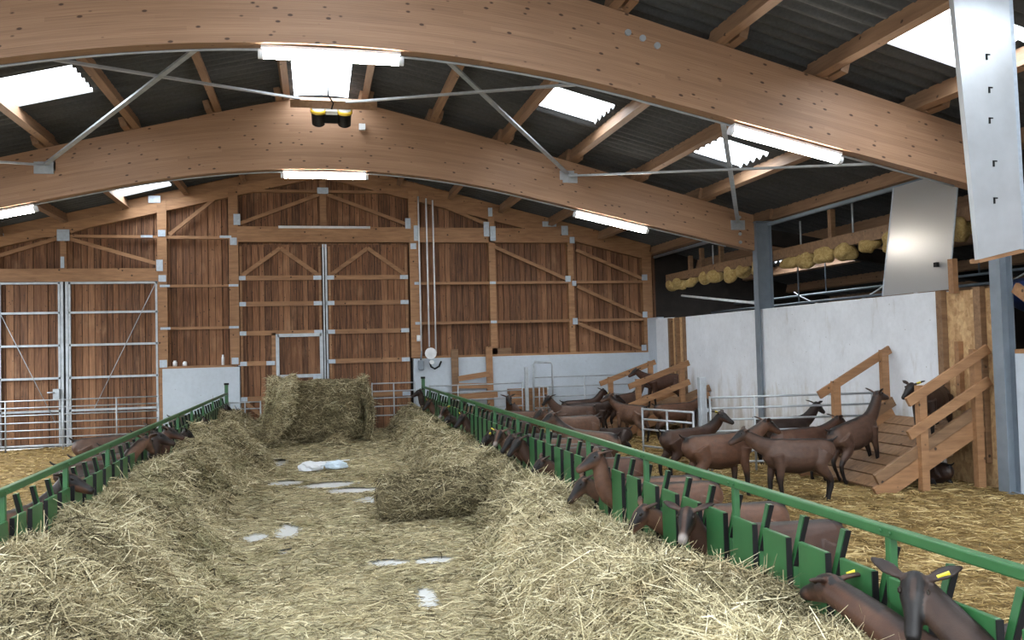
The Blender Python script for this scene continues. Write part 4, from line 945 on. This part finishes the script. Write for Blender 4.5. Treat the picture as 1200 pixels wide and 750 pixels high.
goat('feed_dark', 2.74, 8.95, 182, 'black faced goat eating just before the cluster of three heads at mid fence', tone=2, group=RF)
goat('feed_dark', 2.74, 9.6, 176, 'nearest of the cluster of three goat heads over the hay at mid fence', tone=0, group=RF)
goat('feed_near', 2.76, 10.2, 178, 'middle of the cluster of three goat heads over the hay at mid fence', tone=3, tagside=0, group=RF)
goat('feed_down', 2.76, 10.9, 184, 'farthest of the cluster of three goat heads over the hay at mid fence', tone=4, tagside=1, group=RF)
goat('feed_dark', 2.76, 12.7, 180, 'nearest of the far group of goat heads eating at the right fence', tone=2, tagside=0, group=RF)
goat('feed_down', 2.76, 13.9, 180, 'second nearest of the far group of heads eating at the right fence', tone=4, group=RF)
goat('feed_near', 2.76, 14.75, 180, 'third of the far group of heads at the right fence, with yellow tag', tone=0, tagside=1, group=RF)
goat('feed_dark', 2.76, 16.5, 180, 'goat head eating near the far end of the right fence', tone=1, tagside=0, group=RF)
goat('feed_high', 2.72, 18.3, 180, 'goat reaching its head over the hay at the far end post of the right fence', tone=4, group=RF)
goat('stand_forward', 4.5, 9.15, 4, 'large brown goat standing behind the fence and facing right, nose to nose with another', tone=1, sc=.98, group=PG)
goat('stand_forward', 5.22, 8.65, 172, 'dark brown goat in the straw facing left, nose to nose with a larger goat', tone=5, sc=.92, group=PG)
goat('stand_forward', 5.98, 9.85, 6, 'goat with a black back stripe facing right, behind two others beside the near ramp', tone=0, group=PG)
goat('climb', 6.6, 9.5, 14, 'goat with upright ears starting up the near wooden ramp', tone=5, z=.12, pitch=12, group=PG)
goat('stand_dark', 6.65, 11.4, 352, 'black faced goat half hidden behind the far rail post of the near ramp', tone=4, group=PG)
goat('stand_down', 7.3, 9.05, 212, 'goat standing high on the near ramp in front of the OSB panel', tone=4, z=.52, tagside=1, group=PG)
goat('lie', 7.3, 9.15, 100, 'goat lying in the shade under the near ramp', tone=4, z=0, sc=.72, group=PG)
goat('turn_right', 4.72, 10.5, 14, 'goat with a black rump reaching its head towards the grey gate post', tone=2, tagside=0, group=PG)
goat('turn_left', 5.75, 15.2, 112, 'goat seen from behind in front of the far ramp, looking left', tone=3, tagside=0, group=PG)
goat('stand_up', 5.35, 17.2, 5, 'dark backed goat with raised head near the back hurdle, looking right', tone=2, group=PG)
goat('stand_dark', 4.75, 15.6, 184, 'grey brown goat with a black face looking left, in the middle of the right pen', tone=5, group=PG)
goat('stand_forward', 5.2, 16.2, 355, 'dark goat in the middle of the right pen standing behind the lying goat', tone=4, group=PG)
goat('lie', 5.0, 14.2, 200, 'black goat lying on the straw in the middle of the right pen', tone=4, group=PG)
goat('stand_up', 6.1, 16.55, 8, 'goat at the foot of the far ramp', tone=5, z=.12, pitch=6, group=PG)
goat('stand_forward', 7.05, 16.75, 180, 'goat standing on top of the far ramp and looking down', tone=0, z=.5, group=PG)
goat('stand_forward', 6.55, 15.1, 2, 'goat facing the white wall beside the far ramp', tone=1, group=PG)
goat('stand_forward', 3.75, 12.3, 205, 'sturdy brown goat with dark ears standing behind the fence at mid pen', tone=3, sc=1.0, group=PG)
goat('turn_left', 3.3, 10.2, 120, 'light brown goat behind the fence with its back to the camera, turning left', tone=3, sc=.98, group=PG)
goat('stand_dark', 3.75, 16.6, 250, 'goat facing the camera with a white mark on its face, near the back wall', tone=0, group=PG)
goat('stand_forward', 3.5, 14.8, 165, 'brown goat behind the far group of feeding heads', tone=1, group=PG)
LF = 'goats at the left fence'
goat('turn_right', -2.22, 6.85, 68, 'brown goat at the left edge looking out through the left fence', tone=1, sc=.93, group=LF)
goat('feed_over', -2.14, 9.1, 58, 'brown goat stretching its neck over the left fence', tone=3, group=LF)
goat('feed_high', -2.38, 10.3, 2, 'black goat head eating at the left fence under the stretched neck', tone=4, group=LF)
goat('feed_high', -2.38, 10.9, 355, 'brown goat head right beside the black goat head at the left fence', tone=0, group=LF)
goat('feed_dark', -2.38, 12.0, 0, 'dark brown goat eating at the left fence, halfway along', tone=4, group=LF)
goat('feed_dark', -2.38, 14.3, 2, 'goat eating at the left fence, next to last', tone=2, group=LF)
goat('feed_dark', -2.38, 17.4, 0, 'last goat eating at the far end of the left fence', tone=4, group=LF)
goat('stand_forward', -3.0, 13.3, 20, 'goat standing behind the feeding goats of the left pen', tone=5, group=LF)
